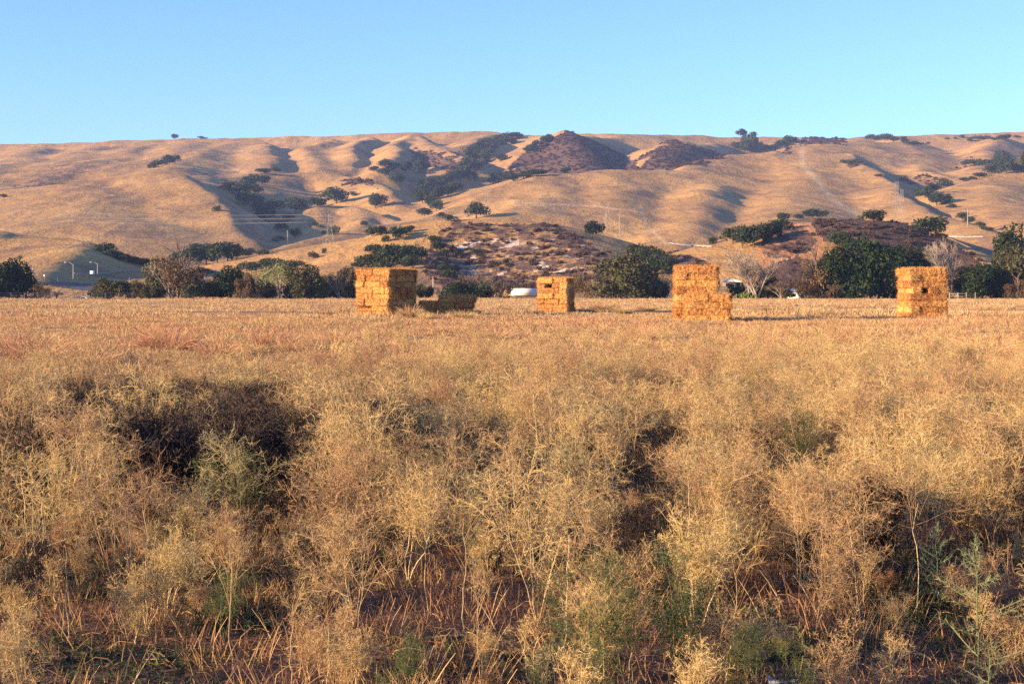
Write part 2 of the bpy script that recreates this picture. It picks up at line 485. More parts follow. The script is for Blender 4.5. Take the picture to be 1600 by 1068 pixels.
# ------------------------------------------------------------------ field (flat ground)
def field_material():
    m, nt, out = mat_new("stubble_field")
    a = noise(nt, 0.05, 5, mapping(nt, (.5, 1.6, 1)), .6)
    b = noise(nt, 1.1, 5, mapping(nt, (.6, 1.6, 1)), .7)
    st = noise(nt, .5, 3, mapping(nt, (.05, 1.0, 1), rot=(0, 0, .06)), .6)
    f = mth(nt, 'ADD', mth(nt, 'MULTIPLY', a, .3), mth(nt, 'ADD', mth(nt, 'MULTIPLY', b, .3), mth(nt, 'MULTIPLY', st, .4)))
    c = ramp(nt, f, [(.40, (.17, .11, .07)), (.5, (.40, .27, .14)), (.6, (.56, .40, .21))])
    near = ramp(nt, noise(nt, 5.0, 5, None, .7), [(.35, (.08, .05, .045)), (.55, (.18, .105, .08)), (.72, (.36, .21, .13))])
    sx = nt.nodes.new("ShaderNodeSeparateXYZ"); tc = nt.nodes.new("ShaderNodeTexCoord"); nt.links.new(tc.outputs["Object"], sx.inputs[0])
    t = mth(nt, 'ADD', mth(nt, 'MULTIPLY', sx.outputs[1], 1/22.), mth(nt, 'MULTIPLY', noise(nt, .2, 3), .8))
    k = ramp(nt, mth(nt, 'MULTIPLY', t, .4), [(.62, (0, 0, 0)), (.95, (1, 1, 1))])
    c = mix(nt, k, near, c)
    h = mth(nt, 'ADD', noise(nt, 14, 4, None, .7), mth(nt, 'MULTIPLY', noise(nt, 2, 3), 1.5))
    diffuse(nt, out, c, bump(nt, h, 1.0, .12))
    return m
fx = np.concatenate([[-2900, -1500, -800, -300], np.linspace(-140, 140, 170), [300, 800, 1500, 2900]])
fy = np.concatenate([[-2900, -400, -60], np.linspace(-10, 60, 110), np.linspace(61, 300, 110), [600, 1500, 2900]])
FX, FY = np.meshgrid(fx, fy)
near_f = np.clip((320-np.hypot(FX, FY-100))/60, 0, 1)
def field_h(x, y):
    return 0.05*fbm(np.asarray(x)/2.2, np.asarray(y)/2.2, 101, 3)+0.10*perlin(np.asarray(x)/14., np.asarray(y)/9., 105)
FZ = field_h(FX, FY)*near_f
FZ = np.where(FY > 286, -2.0-0.0*FZ, FZ)
ii = np.arange(FX.size).reshape(FX.shape)
quads = np.stack([ii[:-1, :-1], ii[:-1, 1:], ii[1:, 1:], ii[1:, :-1]], -1).reshape(-1, 4)
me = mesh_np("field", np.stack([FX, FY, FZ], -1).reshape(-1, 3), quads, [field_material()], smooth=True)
field = link(bpy.data.objects.new("field", me)); tag(field, kind="structure")
# ------------------------------------------------------------------ air
hm, hnt, hout = mat_new("air_haze")
pv = hnt.nodes.new("ShaderNodeVolumePrincipled")
pv.inputs["Color"].default_value = (0.34, 0.50, 1.0, 1)
pv.inputs["Density"].default_value = 0.00010
pv.inputs["Anisotropy"].default_value = 0.0
hnt.links.new(pv.outputs[0], hout.inputs["Volume"])
hz = MB(); hz.box((0, 0, 128), (6000, 6000, 264))
haze = hz.build("haze", hm); tag(haze, "thin bluish air haze over the valley", "haze", None, "stuff")
haze.display_type = 'WIRE'
SC.cycles.volume_bounces = 0
# ------------------------------------------------------------------ branching plants and trees
def unit(v): return v/(np.linalg.norm(v, axis=-1, keepdims=True)+1e-9)

def ribbons(P, w, r, sides=2):
    """P (n,k,3) polylines, w (n,k) widths -> vertices and quads; sides=2: two crossed ribbons, 1: one, 4: square tubes"""
    n, k, _ = P.shape
    T = unit(np.gradient(P, axis=1))
    ref = unit(r.normal(size=(n, 1, 3)))
    A = unit(np.cross(T, np.broadcast_to(ref, T.shape))); B = np.cross(T, A)
    V, Q = [], []; off = 0
    if sides in (1, 2):
        for D in ((A,) if sides == 1 else (A, B)):
            v = np.stack([P-D*w[..., None]/2, P+D*w[..., None]/2], 2)       # n,k,2,3
            idx = np.arange(n*k*2).reshape(n, k, 2)+off
            Q.append(np.stack([idx[:, :-1, 0], idx[:, :-1, 1], idx[:, 1:, 1], idx[:, 1:, 0]], -1).reshape(-1, 4))
            V.append(v.reshape(-1, 3)); off += n*k*2
    else:
        m = sides; an = np.arange(m)*2*np.pi/m
        v = P[:, :, None, :]+(w[..., None, None]/2)*(A[:, :, None, :]*np.cos(an)[:, None]+B[:, :, None, :]*np.sin(an)[:, None])
        idx = np.arange(n*k*m).reshape(n, k, m)
        j = np.roll(np.arange(m), -1)
        Q.append(np.stack([idx[:, :-1, :], idx[:, :-1][:, :, j], idx[:, 1:][:, :, j], idx[:, 1:, :]], -1).reshape(-1, 4))
        V.append(v.reshape(-1, 3))
    return np.concatenate(V), np.concatenate(Q)

def grow(P, w, r, per, t0, t1, ang, length, wid, k=4, droop=0.0, lift=0.25, wob=0.12):
    """children along every polyline of P; returns their polylines and widths"""
    n, kk, _ = P.shape
    t = r.uniform(t0, t1, (n, per))
    f = t*(kk-1); i = np.clip(f.astype(int), 0, kk-2); g = (f-i)[..., None]
    rows = np.arange(n)[:, None]
    base = P[rows, i]*(1-g)+P[rows, i+1]*g
    T = unit(P[rows, i+1]-P[rows, i])
    rnd = r.normal(size=T.shape); side = unit(rnd-(rnd*T).sum(-1, keepdims=True)*T)
    a = r.normal(ang, ang*0.25, (n, per))[..., None]
    D = unit(T*np.cos(a)+side*np.sin(a)+np.array([0, 0, lift]))
    L = length*r.uniform(.55, 1.15, (n, per))*(1.15-0.5*t)
    pts = [base]; cur = base; d = D
    for s in range(k-1):
        d = unit(d+r.normal(size=d.shape)*wob+np.array([0, 0, -droop]))
        cur = cur+d*(L/(k-1))[..., None]; pts.append(cur)
    Q = np.stack(pts, 2).reshape(n*per, k, 3)
    ww = np.linspace(1, .45, k)[None, :]*wid*r.uniform(.7, 1.2, (n*per, 1))
    return Q, ww

def line_tone(Q, base, spread, r, verts):
    n = len(Q); per = verts//n if n else 0
    return None

def bundle(parts, r):
    """parts: list of (P, w, tone, sides) -> V, Q, tone arrays"""
    V, Q, Tn = [], [], []; off = 0
    for P, w, tone, sides in parts:
        v, q = ribbons(P, w, r, sides)
        n, k, _ = P.shape
        tn = np.clip(tone+r.normal(0, .12, n), 0, 1)
        if sides in (1, 2): tt = np.tile(np.repeat(tn, k*2), sides)
        else: tt = np.repeat(tn, k*sides)
        V.append(v); Q.append(q+off); Tn.append(tt); off += len(v)
    return np.concatenate(V), np.concatenate(Q), np.concatenate(Tn)

M_STEM = twig_mat("dry_stem", [(0.1, (.26, .18, .10)), (.5, (.50, .39, .23)), (.9, (.66, .56, .38))], .05)
M_TWIG = twig_mat("dry_twigs", [(0.0, (.17, .105, .06)), (.3, (.50, .34, .175)), (.6, (.66, .49, .25)), (.95, (.76, .62, .37))], .25)
M_TWIG_RED = twig_mat("dry_twigs_russet", [(0.0, (.24, .12, .075)), (.5, (.48, .26, .15)), (1, (.60, .38, .22))], .15)
M_GREENTWIG = twig_mat("green_grey_twigs", [(0.0, (.05, .07, .03)), (.5, (.13, .16, .07)), (1, (.26, .27, .12))], .3)
M_STRAW = twig_mat("stubble_straw", [(0.0, (.15, .07, .045)), (.4, (.40, .215, .115)), (.8, (.54, .37, .19)), (1, (.64, .48, .28))], .25)
M_GREENBLADE = twig_mat("low_green_weeds", [(0.0, (.03, .045, .025)), (.6, (.08, .11, .045)), (1, (.17, .19, .09))], .3)
M_DEADLEAF = twig_mat("withered_leaves", [(0.0, (.05, .03, .02)), (.5, (.16, .085, .045)), (1, (.38, .21, .11))], .2)

def weed_parts(seed, hgt=0.95, detail=1.0, wide=1.0, green=False, thick=1.0):
    r = np.random.default_rng(seed)
    # a few crooked stems spreading from one root
    k = 8; ns = int(r.integers(2, 5)); M_ = []
    a0 = r.uniform(0, 2*np.pi)
    for q in range(ns):
        az = a0+q*2*np.pi/ns+r.normal(0, .4); L_ = hgt*r.uniform(.6, .85); out = r.uniform(.16, .50)*wide if q else r.uniform(0, .18)
        t = np.linspace(0, 1, k)
        M_.append(np.stack([np.cos(az)*out*L_*t**.8+np.cumsum(r.normal(0, .009, k)), np.sin(az)*out*L_*t**.8+np.cumsum(r.normal(0, .009, k)), t*L_], 1))
    main = np.array(M_); main[:, 0] = (0, 0, -.04)
    mw = np.linspace(.0075, .0032, k)[None]*np.ones((ns, 1))*thick
    B1, w1 = grow(main, mw, r, 6, .17, 1.0, .78, hgt*.45, .0042*thick, k=5, lift=.25, wob=.14)
    B2, w2 = grow(B1, w1, r, int(5*detail)+1, .2, 1.0, .85, hgt*.27, .0029*thick, k=4, lift=.16, wob=.22)
    B3, w3 = grow(B2, w2, r, int(6*detail)+1, .12, 1.0, .95, hgt*.13, .0023*thick, k=3, lift=.08, wob=.3)
    B4, w4 = grow(B3, w3, r, int(2*detail)+1, .2, 1.0, 1.0, hgt*.05, .0026*thick*(1.3 if detail < 1 else 1), k=2, lift=.1, wob=.3)
    stem = bundle([(main, mw, .62, 4), (B1, w1, .58, 2)], r)
    tw = bundle([(B2, w2, .58, 2), (B3, w3, .45, 1), (B4, w4, .36, 1)], r)
    return stem, tw

def mk(name, vqt, mat): return mesh_np(name, vqt[0], vqt[1], [mat], {"tone": vqt[2]})

WEEDS = []
for i in range(7):
    st, tw = weed_parts(100+i, hgt=(.95, .85, 1.02, .9, .8, 1.0, .7)[i], detail=1.0)
    WEEDS.append((mk("stem", st, M_STEM), mk("twigs", tw, M_TWIG)))
M_TWIG_OLIVE = twig_mat("olive_grey_twigs", [(0.0, (.12, .10, .06)), (.3, (.36, .30, .16)), (.6, (.52, .45, .25)), (.95, (.66, .58, .36))], .25)
M_TWIG_WARM = twig_mat("warm_brown_twigs", [(0.0, (.20, .11, .065)), (.3, (.46, .30, .17)), (.6, (.62, .43, .24)), (.95, (.72, .54, .33))], .25)
for i in range(4):
    st, tw = weed_parts(160+i, hgt=(.85, .7, .9, .75)[i], detail=1.0); mt = (M_TWIG_OLIVE, M_TWIG, M_TWIG_WARM, M_TWIG)[i]
    WEEDS.append((mk("stem", st, mt), mk("twigs", tw, mt)))
# darker, greener lower plants and wispy green ones
GREENS = []
for i in range(3):
    st, tw = weed_parts(200+i, hgt=.6, detail=1.0)
    GREENS.append((mk("stem", st, M_GREENTWIG), mk("twigs", tw, M_GREENTWIG)))

def clump_mesh(name, seed, n, h, spread, lean, w, mat, k=4, tone=.6, curl=.15):
    r = np.random.default_rng(seed)
    a = r.uniform(0, 2*np.pi, n); rad = spread*np.sqrt(r.random(n))
    base = np.stack([rad*np.cos(a), rad*np.sin(a), np.full(n, -.02)], 1)
    d = unit(np.stack([np.cos(a)*lean*r.random(n)+r.normal(0, lean*.3, n), np.sin(a)*lean*r.random(n)+r.normal(0, lean*.3, n), np.ones(n)], 1))
    L = h*r.uniform(.4, 1.1, n)
    pts = [base]; cur = base
    for s in range(k-1):
        d = unit(d+np.stack([np.cos(a), np.sin(a), -np.ones(n)*1.0], 1)*curl*(.3+r.random((n, 1)))*(.4+.6*s))
        cur = cur+d*(L/(k-1))[:, None]; pts.append(cur)
    P = np.stack(pts, 1)
    ww = np.linspace(1, .3, k)[None]*w*r.uniform(.6, 1.3, (n, 1))
    v, q = ribbons(P, ww, r, 1)
    tn = np.repeat(np.clip(r.normal(tone, .22, n), 0, 1), k*2)
    return mesh_np(name, v, q, [mat], {"tone": tn})

# ------------------------------------------------------------------ crowns
def crown_vqt(seed, lobes, nleaf, leaf, shell=.75, flat=1.0):
    """lobes: (x,y,z,rx,ry,rz) ellipsoids in a unit tree (height 1); leaf-clump quads on and inside their shells"""
    r = np.random.default_rng(seed)
    lob = np.array(lobes, float)
    vol = (lob[:, 3]*lob[:, 4]*lob[:, 5])**(2/3)
    pick = r.choice(len(lob), nleaf, p=vol/vol.sum())
    L = lob[pick]
    d = unit(r.normal(size=(nleaf, 3)))
    rad = shell+(1.03-shell)*r.random(nleaf)**.6
    inner = r.random(nleaf) < .18; rad[inner] = r.uniform(.2, .8, inner.sum())
    # lumps and gaps
    bump_ = 1+.16*np.sin(d[:, 0]*7+L[:, 0]*30+seed)*np.cos(d[:, 1]*6+d[:, 2]*5+L[:, 2]*20)
    gap = fbm(d[:, 0]*2.2+pick*3.1+seed, d[:, 2]*2.2+d[:, 1]*2.0, 7, 3)
    keep = (gap > -.30) | (r.random(nleaf) < .15)
    c = L[:, :3]+d*L[:, 3:]*(rad*bump_)[:, None]
    keep &= c[:, 2] > .01
    c = c[keep]; d = d[keep]; n = len(c)
    nrm = unit(d*.6+r.normal(size=(n, 3))*.8)
    a = unit(np.cross(nrm, r.normal(size=(n, 3)))); b = np.cross(nrm, a)
    s = leaf*r.uniform(.5, 1.3, (n, 1))
    # irregular five-sided clumps
    ang = np.sort(r.uniform(0, 2*np.pi, (n, 5)), 1)+0
    rr = r.uniform(.5, 1.1, (n, 5))
    P = c[:, None, :]+(a[:, None, :]*(np.cos(ang)*rr)[..., None]+b[:, None, :]*(np.sin(ang)*rr)[..., None])*s[:, None, :]
    q = np.arange(n*5).reshape(n, 5)
    tone = np.repeat(np.clip(.5+.5*fbm(c[:, 0]*5, c[:, 2]*5+c[:, 1]*3, seed, 3)+r.normal(0, .15, n), 0, 1), 5)
    return P.reshape(-1, 3), q, tone

def rand_lobes(seed, n, w, low, high, r0, r1):
    r = np.random.default_rng(seed); out = []
    for i in range(n):
        a = r.uniform(0, 2*np.pi); q = w*np.sqrt(r.random())
        z = r.uniform(low, high); z = z*(1-.25*(q/w)**2)
        s = r.uniform(r0, r1)
        out.append((q*np.cos(a), q*np.sin(a), z, s, s*r.uniform(.8, 1.1), s*r.uniform(.7, .95)))
    return out

def trunk_vqt(seed, h, w, n=5, spread=.6, k=5, reach=.45, ang=.7):
    r = np.random.default_rng(seed)
    z = np.linspace(0, h, k)
    m = np.stack([np.cumsum(r.normal(0, .02*h, k)), np.cumsum(r.normal(0, .02*h, k)), z], 1)[None]; m[:, 0] = (0, 0, -.03)
    mw = np.linspace(w, w*.55, k)[None]
    B, bw = grow(m, mw, r, n, .45, 1.0, ang, reach, w*.45, k=4, lift=.3, wob=.15)
    C, cw = grow(B, bw, r, 3, .3, 1, .6, reach*.5, w*.2, k=3, lift=.2)
    return bundle([(m, mw, .5, 6), (B, bw, .5, 4), (C, cw, .5, 2)], r)

M_OAK = leaf_mat("oak_leaves", (.014, .026, .016), (.034, .054, .026), (.075, .092, .040), 1.6, .12)
M_DARK = leaf_mat("dark_evergreen_leaves", (.006, .014, .010), (.018, .036, .014), (.050, .080, .025), 1.4, .1)
M_OLIVE = leaf_mat("olive_leaves", (.03, .035, .02), (.075, .078, .035), (.15, .145, .065), 1.5, .2)
M_BROWNLEAF = leaf_mat("dying_brown_leaves", (.06, .04, .025), (.15, .10, .055), (.26, .18, .09), 1.5, .2)
M_WILLOW = leaf_mat("pale_willow_leaves", (.10, .12, .05), (.21, .24, .10), (.34, .36, .16), 1.5, .3)
M_GREY = leaf_mat("grey_twiggy_leaves", (.10, .085, .065), (.20, .17, .13), (.32, .27, .21), 1.5, .2)
M_CACTUS = leaf_mat("cactus_pads", (.10, .14, .03), (.30, .36, .07), (.52, .56, .16), 2.0, 0)
M_SCRUBM = leaf_mat("sage_scrub", (.035, .022, .022), (.085, .052, .045), (.15, .095, .065), .3, .1)
M_BARK = simple("oak_bark", (.10, .075, .055), .9)
M_PALEBARK = simple("pale_bare_bark", (.36, .31, .27), .8, .25)
M_GREYBARK = simple("grey_brown_bark", (.20, .15, .12), .85, .25)

PROTO = {}
def proto(kind, i, crown, trunk, mleaf, mbark):
    PROTO.setdefault(kind, []).append((mesh_np("crown", crown[0], crown[1], [mleaf], {"tone": crown[2]}),
                                       mesh_np("trunk", trunk[0], trunk[1], [mbark], {"tone": trunk[2]})))
for i in range(5):      # far oaks: unit height, unit-ish width (width about 1.3)
    lob = rand_lobes(300+i, 9, .42, .40, .74, .20, .30)+[(0, 0, .55, .36, .34, .30)]
    proto("oak", i, crown_vqt(300+i, lob, 1500, .058), trunk_vqt(310+i, .42, .07), M_OAK, M_BARK)
for i in range(4):      # round low shrubs
    lob = rand_lobes(330+i, 7, .5, .22, .6, .25, .40)
    proto("shrub", i, crown_vqt(330+i, lob, 900, .075), trunk_vqt(340+i, .3, .05), M_OAK, M_BARK)
for i in range(3):      # near dense evergreens
    lob = rand_lobes(350+i, 16, .34, .16, .80, .15, .24)+[(0, 0, .45, .34, .32, .42)]
    proto("evergreen", i, crown_vqt(350+i, lob, 9000, .030), trunk_vqt(360+i, .5, .06, reach=.4), M_DARK, M_BARK)
for i in range(2):
    lob = rand_lobes(370+i, 15, .42, .16, .76, .15, .24)+[(0, 0, .42, .38, .34, .36)]
    proto("olive", i, crown_vqt(370+i, lob, 7000, .032), trunk_vqt(380+i, .5, .06), M_OLIVE, M_BARK)
for i in range(2):
    lob = rand_lobes(390+i, 14, .42, .14, .74, .14, .24)
    proto("brown", i, crown_vqt(390+i, lob, 3800, .026, shell=.4), trunk_vqt(400+i, .75, .045, n=14, reach=.5, ang=.5), M_BROWNLEAF, M_GREYBARK)
for i in range(2):      # near green shrubs
    lob = rand_lobes(410+i, 12, .7, .25, .66, .24, .36)
    proto("green_shrub", i, crown_vqt(410+i, lob, 5000, .05), trunk_vqt(420+i, .4, .05), M_OLIVE, M_BARK)

def bare_vqt(seed, spread, n1=9, stems=4, tw=1.0):
    r = np.random.default_rng(seed); k = 6; P = []
    for s in range(stems):
        a = r.uniform(0, 2*np.pi); le = spread*r.uniform(.2, 1)
        t = np.linspace(0, 1, k)
        P.append(np.stack([np.cos(a)*le*t**1.2*.5+np.cumsum(r.normal(0, .008, k)), np.sin(a)*le*t**1.2*.5+np.cumsum(r.normal(0, .008, k)), t*r.uniform(.55, .8)], 1))
    P = np.array(P); P[:, 0] = (0, 0, -.02)
    w = np.linspace(.026, .010, k)[None]*np.ones((stems, 1))*tw
    B, bw = grow(P, w, r, n1, .25, 1, .45, .36, .010*tw, k=5, lift=.30, wob=.10)
    C, cw = grow(B, bw, r, 7, .2, 1, .45, .20, .006*tw, k=4, lift=.2, wob=.14)
    D, dw = grow(C, cw, r, 5, .2, 1, .5, .10, .0042*tw, k=3, lift=.1, wob=.2)
    return bundle([(P, w, .5, 4), (B, bw, .5, 2)], r), bundle([(C, cw, .5, 2), (D, dw, .5, 1)], r)

def add_tree(kind, i, px, py, wpx, hpx, name, label, cat, group=None, Y=None, depth_w=None):
    """px, py: foot of the tree in the photo; sizes in photo pixels are turned to metres at its distance"""
    if Y is None:
        x, y, z = hit(px, py)
    else:
        x, y = (px-800)/F*Y, Y; z = ground_z(x, y)
    crown, trunk = PROTO[kind][i % len(PROTO[kind])]
    w = wpx*y/F; h = hpx*y/F*1.10
    bw, bh = BB[crown.name]
    e = empty(name, (x, y, z-.06*h), random.uniform(0, 6.28))
    tag(e, label, cat, group)
    for nm, me in (("crown", crown), ("trunk", trunk)):
        o = link(bpy.data.objects.new(nm, me)); o.parent = e
        o.scale = (w/bw, w/bw, h/bh)
    return e
BB = {}
def bbox(me):
    c = np.empty(len(me.vertices)*3, np.float32); me.vertices.foreach_get("co", c); c = c.reshape(-1, 3)
    lo, hi = np.percentile(c, 1, 0), np.percentile(c, 99, 0)
    return ((hi[0]-lo[0]+hi[1]-lo[1])/2, hi[2])
def reg():
    for L in PROTO.values():
        for cr, tr in L: BB[cr.name] = bbox(cr)
for i in range(2):
    a, b = bare_vqt(430+i, 1.0, tw=.9)
    PROTO.setdefault("bare", []).append((mk("crown", b, M_PALEBARK), mk("trunk", a, M_PALEBARK)))
for i in range(3):
    a, b = bare_vqt(440+i, 1.5, n1=8, stems=7, tw=1.1)
    PROTO.setdefault("bare_shrub", []).append((mk("crown", b, M_GREYBARK), mk("trunk", a, M_PALEBARK)))
for i in range(2):      # willow: pale trunk, light airy leaves
    a, b = bare_vqt(450+i, .9, n1=8, stems=3, tw=1.2)
    lob = rand_lobes(455+i, 14, .5, .45, .82, .14, .22)
    cv = crown_vqt(455+i, lob, 3800, .022, shell=.3)
    PROTO.setdefault("willow", []).append((mesh_np("crown", cv[0], cv[1], [M_WILLOW], {"tone": cv[2]}), mk("trunk", a, M_PALEBARK)))
reg()

# ------------------------------------------------------------------ trees on the hills: (foot x, foot y, width, height, kind) in photo pixels
def grove(items, name, label, cat, group):
    for k, (px, py, w, h, kd) in enumerate(items):
        add_tree(kd, k*7+int(px), px, py, w, h, name, label, cat, group)
def single(px, py, w, h, kd, name, label, cat, group=None):
    add_tree(kd, int(px), px, py, w, h, name, label, cat, group)

single(272,218,11,8,"oak","oak_tree","small dark round oak alone on the skyline at the left","tree","lone oaks on the skyline")
single(317,217,14,4,"shrub","shrub","flat dark shrub on the left skyline just right of a round oak","shrub")
single(1160,213,17,12,"oak","oak_tree","round oak on the skyline, larger and left one of the pair","tree","lone oaks on the skyline")
single(1177,213,11,8,"oak","oak_tree","small oak on the skyline, right hand one of the pair","tree","lone oaks on the skyline")
single(1306,220,6,6,"oak","oak_tree","tiny round tree on the skyline right of the dark scrub patch","tree","lone oaks on the skyline")
grove([(236,263,16,8,"shrub"),(248,262,20,12,"oak"),(262,258,18,15,"oak"),(274,256,15,13,"oak")],"oak_tree","oak crowded with others in the small grove on the upper left slope","tree","upper left slope grove")
single(5,309,14,5,"shrub","shrub","low dark shrub on the hill at the left edge of the frame","shrub")
grove([(358,298,26,13,"oak"),(376,306,30,18,"oak"),(385,291,24,14,"oak"),(395,289,24,16,"oak"),(410,288,20,13,"oak"),(380,320,30,20,"oak"),(398,323,26,20,"oak"),
       (413,272,26,8,"oak"),(428,270,18,8,"oak"),(398,303,24,14,"oak"),(415,345,30,18,"oak"),(428,332,28,18,"oak"),(440,362,22,14,"oak"),(405,334,26,16,"oak"),
       (436,380,20,12,"oak"),(450,345,16,10,"oak")],
      "oak_tree","dark oak in the shaded draw behind the broad left hill","tree","shaded draw oaks")
single(338,331,15,9,"shrub","shrub","small round bush alone on the shaded flank of the left spur","shrub")
single(412,398,24,9,"shrub","shrub","low bush at the foot of the shaded left spur","shrub")
single(462,334,32,24,"oak","oak_tree","round oak at the left end of the open lobe, beside the shaded draw","tree","oaks on the open lobe")
single(495,325,25,16,"oak","oak_tree","low oak between a round oak and a broad gappy oak on the lobe","tree","oaks on the open lobe")
single(525,319,38,24,"oak","oak_tree","broad gappy oak on top of the middle lobe","tree","oaks on the open lobe")
single(587,326,32,22,"oak","oak_tree","dense oak at the right end of the middle lobe","tree","oaks on the open lobe")
single(461,372,17,15,"oak","oak_tree","dim oak beside the pole at the bottom of the shaded draw","tree")
single(553,307,12,7,"shrub","shrub","small russet bush above the middle lobe right of the gappy oak","shrub")
grove([(490,353,17,8,"shrub"),(502,356,9,5,"shrub"),(508,366,12,6,"shrub"),(521,366,22,12,"shrub"),(568,352,14,7,"shrub")],"shrub","low dark bush on the front of the middle lobe","shrub","middle lobe bushes")
grove([(602,263,22,13,"oak"),(616,268,20,12,"oak"),(584,268,16,8,"oak"),(601,275,20,11,"oak"),(622,288,24,14,"oak"),(655,271,26,20,"oak"),(645,262,18,12,"oak"),(632,268,16,10,"oak")],
      "oak_tree","oak scattered below the hollow of the upper middle slope","tree","upper middle slope oaks")
diag=[(663,338,24,12),(660,318,24,20),(672,326,22,20),(682,330,20,16),(668,304,28,24),(682,314,24,20),(700,308,24,18),(692,296,24,18),(712,302,24,16),(706,288,26,18),(716,284,24,18),
      (724,280,24,18),(735,282,20,14),(728,266,26,18),(742,270,22,16),(738,254,24,18),(752,258,24,18),(748,242,26,18),(762,248,22,16),(766,236,24,16),(758,230,20,12),(778,230,22,14),(784,224,22,12),
      (794,220,24,12),(806,216,22,8),(800,226,16,10),(675,291,18,12),(690,340,16,8)]
grove([(a,b,c,d,"oak") for a,b,c,d in diag],"oak_tree","oak in the dense green grove climbing the central ravine","tree","central ravine grove")
single(782,253,18,12,"oak","oak_tree","oak standing apart just right of the central ravine grove","tree")
grove([(772,284,20,12,"oak"),(786,283,22,12,"oak"),(802,284,22,13,"oak"),(818,280,20,12,"oak"),(832,277,20,12,"oak"),(846,274,18,9,"oak")],"oak_tree","oak in the row along the foot of the larger dark scrub hill","tree","row under the scrub hill")
grove([(822,238,12,7,"oak"),(830,236,14,10,"oak"),(840,230,16,11,"oak"),(849,224,16,10,"oak"),(858,219,14,8,"oak")],"oak_tree","oak in the line on the left shoulder of the larger dark scrub hill","tree","scrub hill shoulder oaks")
single(885,271,17,9,"oak","oak_tree","small dark oak where the big scrub hill meets the pale ridge","tree")
grove([(1152,236,18,12,"oak"),(1162,240,24,18,"oak"),(1174,238,26,26,"oak"),(1184,238,18,14,"oak"),(1150,228,12,6,"shrub"),(1196,236,14,8,"oak")],"oak_tree","oak in the clump just below the pair of skyline oaks","tree","clump under the skyline pair")
grove([(1205,234,16,7,"oak"),(1220,230,20,9,"oak"),(1232,224,20,11,"oak"),(1240,222,14,7,"oak")],"oak_tree","low oak at the left of the dark patch on the right skyline","tree","skyline patch oaks")
grove([(1360,219,14,8,"oak"),(1372,220,16,8,"oak"),(1383,221,20,11,"oak"),(1396,222,16,8,"oak"),(1413,226,13,12,"oak"),(1426,227,18,6,"oak"),(1438,227,12,4,"shrub"),(1450,226,8,4,"oak")],
      "oak_tree","low oak in the row just under the right skyline","tree","right skyline row")
grove([(1480,218,6,3,"shrub"),(1492,218,6,3,"shrub"),(1503,216,9,5,"shrub"),(1516,222,9,7,"oak"),(1530,218,20,5,"shrub"),(1543,217,12,4,"shrub"),(1554,219,14,5,"shrub"),(1567,218,20,7,"oak"),(1576,217,10,7,"oak"),(1590,215,12,4,"shrub")],
      "shrub","low dark bush far off near the top right of the hills","shrub","top right bushes")
grove([(1318,255,12,5,"shrub"),(1330,256,16,6,"shrub"),(1342,256,14,5,"shrub"),(1352,259,10,4,"shrub"),(1372,276,12,4,"shrub")],"shrub","low dark bush on the open slope right of the firebreak track","shrub","bushes right of the firebreak")
grove([(1510,257,18,7,"shrub"),(1525,258,20,9,"shrub"),(1536,258,18,9,"shrub"),(1548,256,14,6,"shrub")],"shrub","grey brown bush left of the upper right grove","shrub","bushes beside the upper right grove")
grove([(1566,254,22,18,"oak"),(1574,262,22,18,"oak"),(1558,268,22,20,"oak"),(1572,272,24,18,"oak"),(1584,270,18,14,"oak"),(1548,272,20,12,"oak"),(1530,278,20,8,"oak"),(1506,284,16,6,"oak"),(1518,282,14,6,"oak")],
      "oak_tree","oak in the grove near the right edge above the rounded hill","tree","upper right grove")
grove([(1446,310,26,14,"oak"),(1438,308,20,12,"oak"),(1456,302,20,14,"oak"),(1464,322,34,20,"oak"),(1478,318,20,14,"oak"),(1474,294,24,15,"oak"),(1462,298,16,10,"oak"),(1480,292,14,7,"oak"),(1488,326,16,7,"oak")],
      "oak_tree","oak in the ravine grove left of the right hand hill","tree","right ravine grove")
grove([(1503,344,17,11,"oak"),(1515,350,18,10,"oak"),(1530,355,16,8,"oak"),(1545,361,20,6,"oak"),(1536,358,12,5,"shrub")],"oak_tree","small oak strung down the lower right ravine beside a pole","tree","lower right ravine trees")
single(1596,268,16,30,"olive","oak_tree","olive brown tree cut by the right edge above the rounded hill","tree")
# near knolls
single(1222,346,20,13,"oak","oak_tree","small round oak where the right knoll meets the hill, left of a low wide oak","tree","oaks on top of the right knoll")
single(1248,343,15,8,"oak","oak_tree","little oak touching the left side of the low wide oak on the right knoll","tree","oaks on top of the right knoll")
single(1270,342,38,15,"oak","oak_tree","low wide spreading oak on top of the right knoll","tree","oaks on top of the right knoll")
single(1363,346,35,16,"oak","oak_tree","flat topped oak at the foot of the firebreak track","tree","oaks on top of the right knoll")
single(1453,368,48,27,"oak","oak_tree","big dense round oak on the right shoulder of the purple scrub knoll","tree","oaks on top of the right knoll")
grove([(1145,382,32,24,"oak"),(1160,388,32,34,"oak"),(1178,388,32,32,"oak"),(1192,380,30,28,"oak"),(1206,374,28,26,"oak"),(1218,362,24,18,"oak"),(1170,376,30,20,"oak")],"oak_tree","oak massed on the left flank of the right knoll","tree","left flank oaks of the right knoll")
single(1115,381,15,10,"shrub","shrub","small grey bush at the right end of the pale road cut","shrub")
single(1311,390,40,24,"oak","oak_tree","dusky oak halfway down the purple scrub knoll behind the tall evergreens","tree")
single(744,342,38,24,"oak","oak_tree","two tiered oak alone on the crest of the central ridge","tree")
single(705,346,22,10,"shrub","shrub","low oval bush left of the lone oak on the central ridge","shrub")
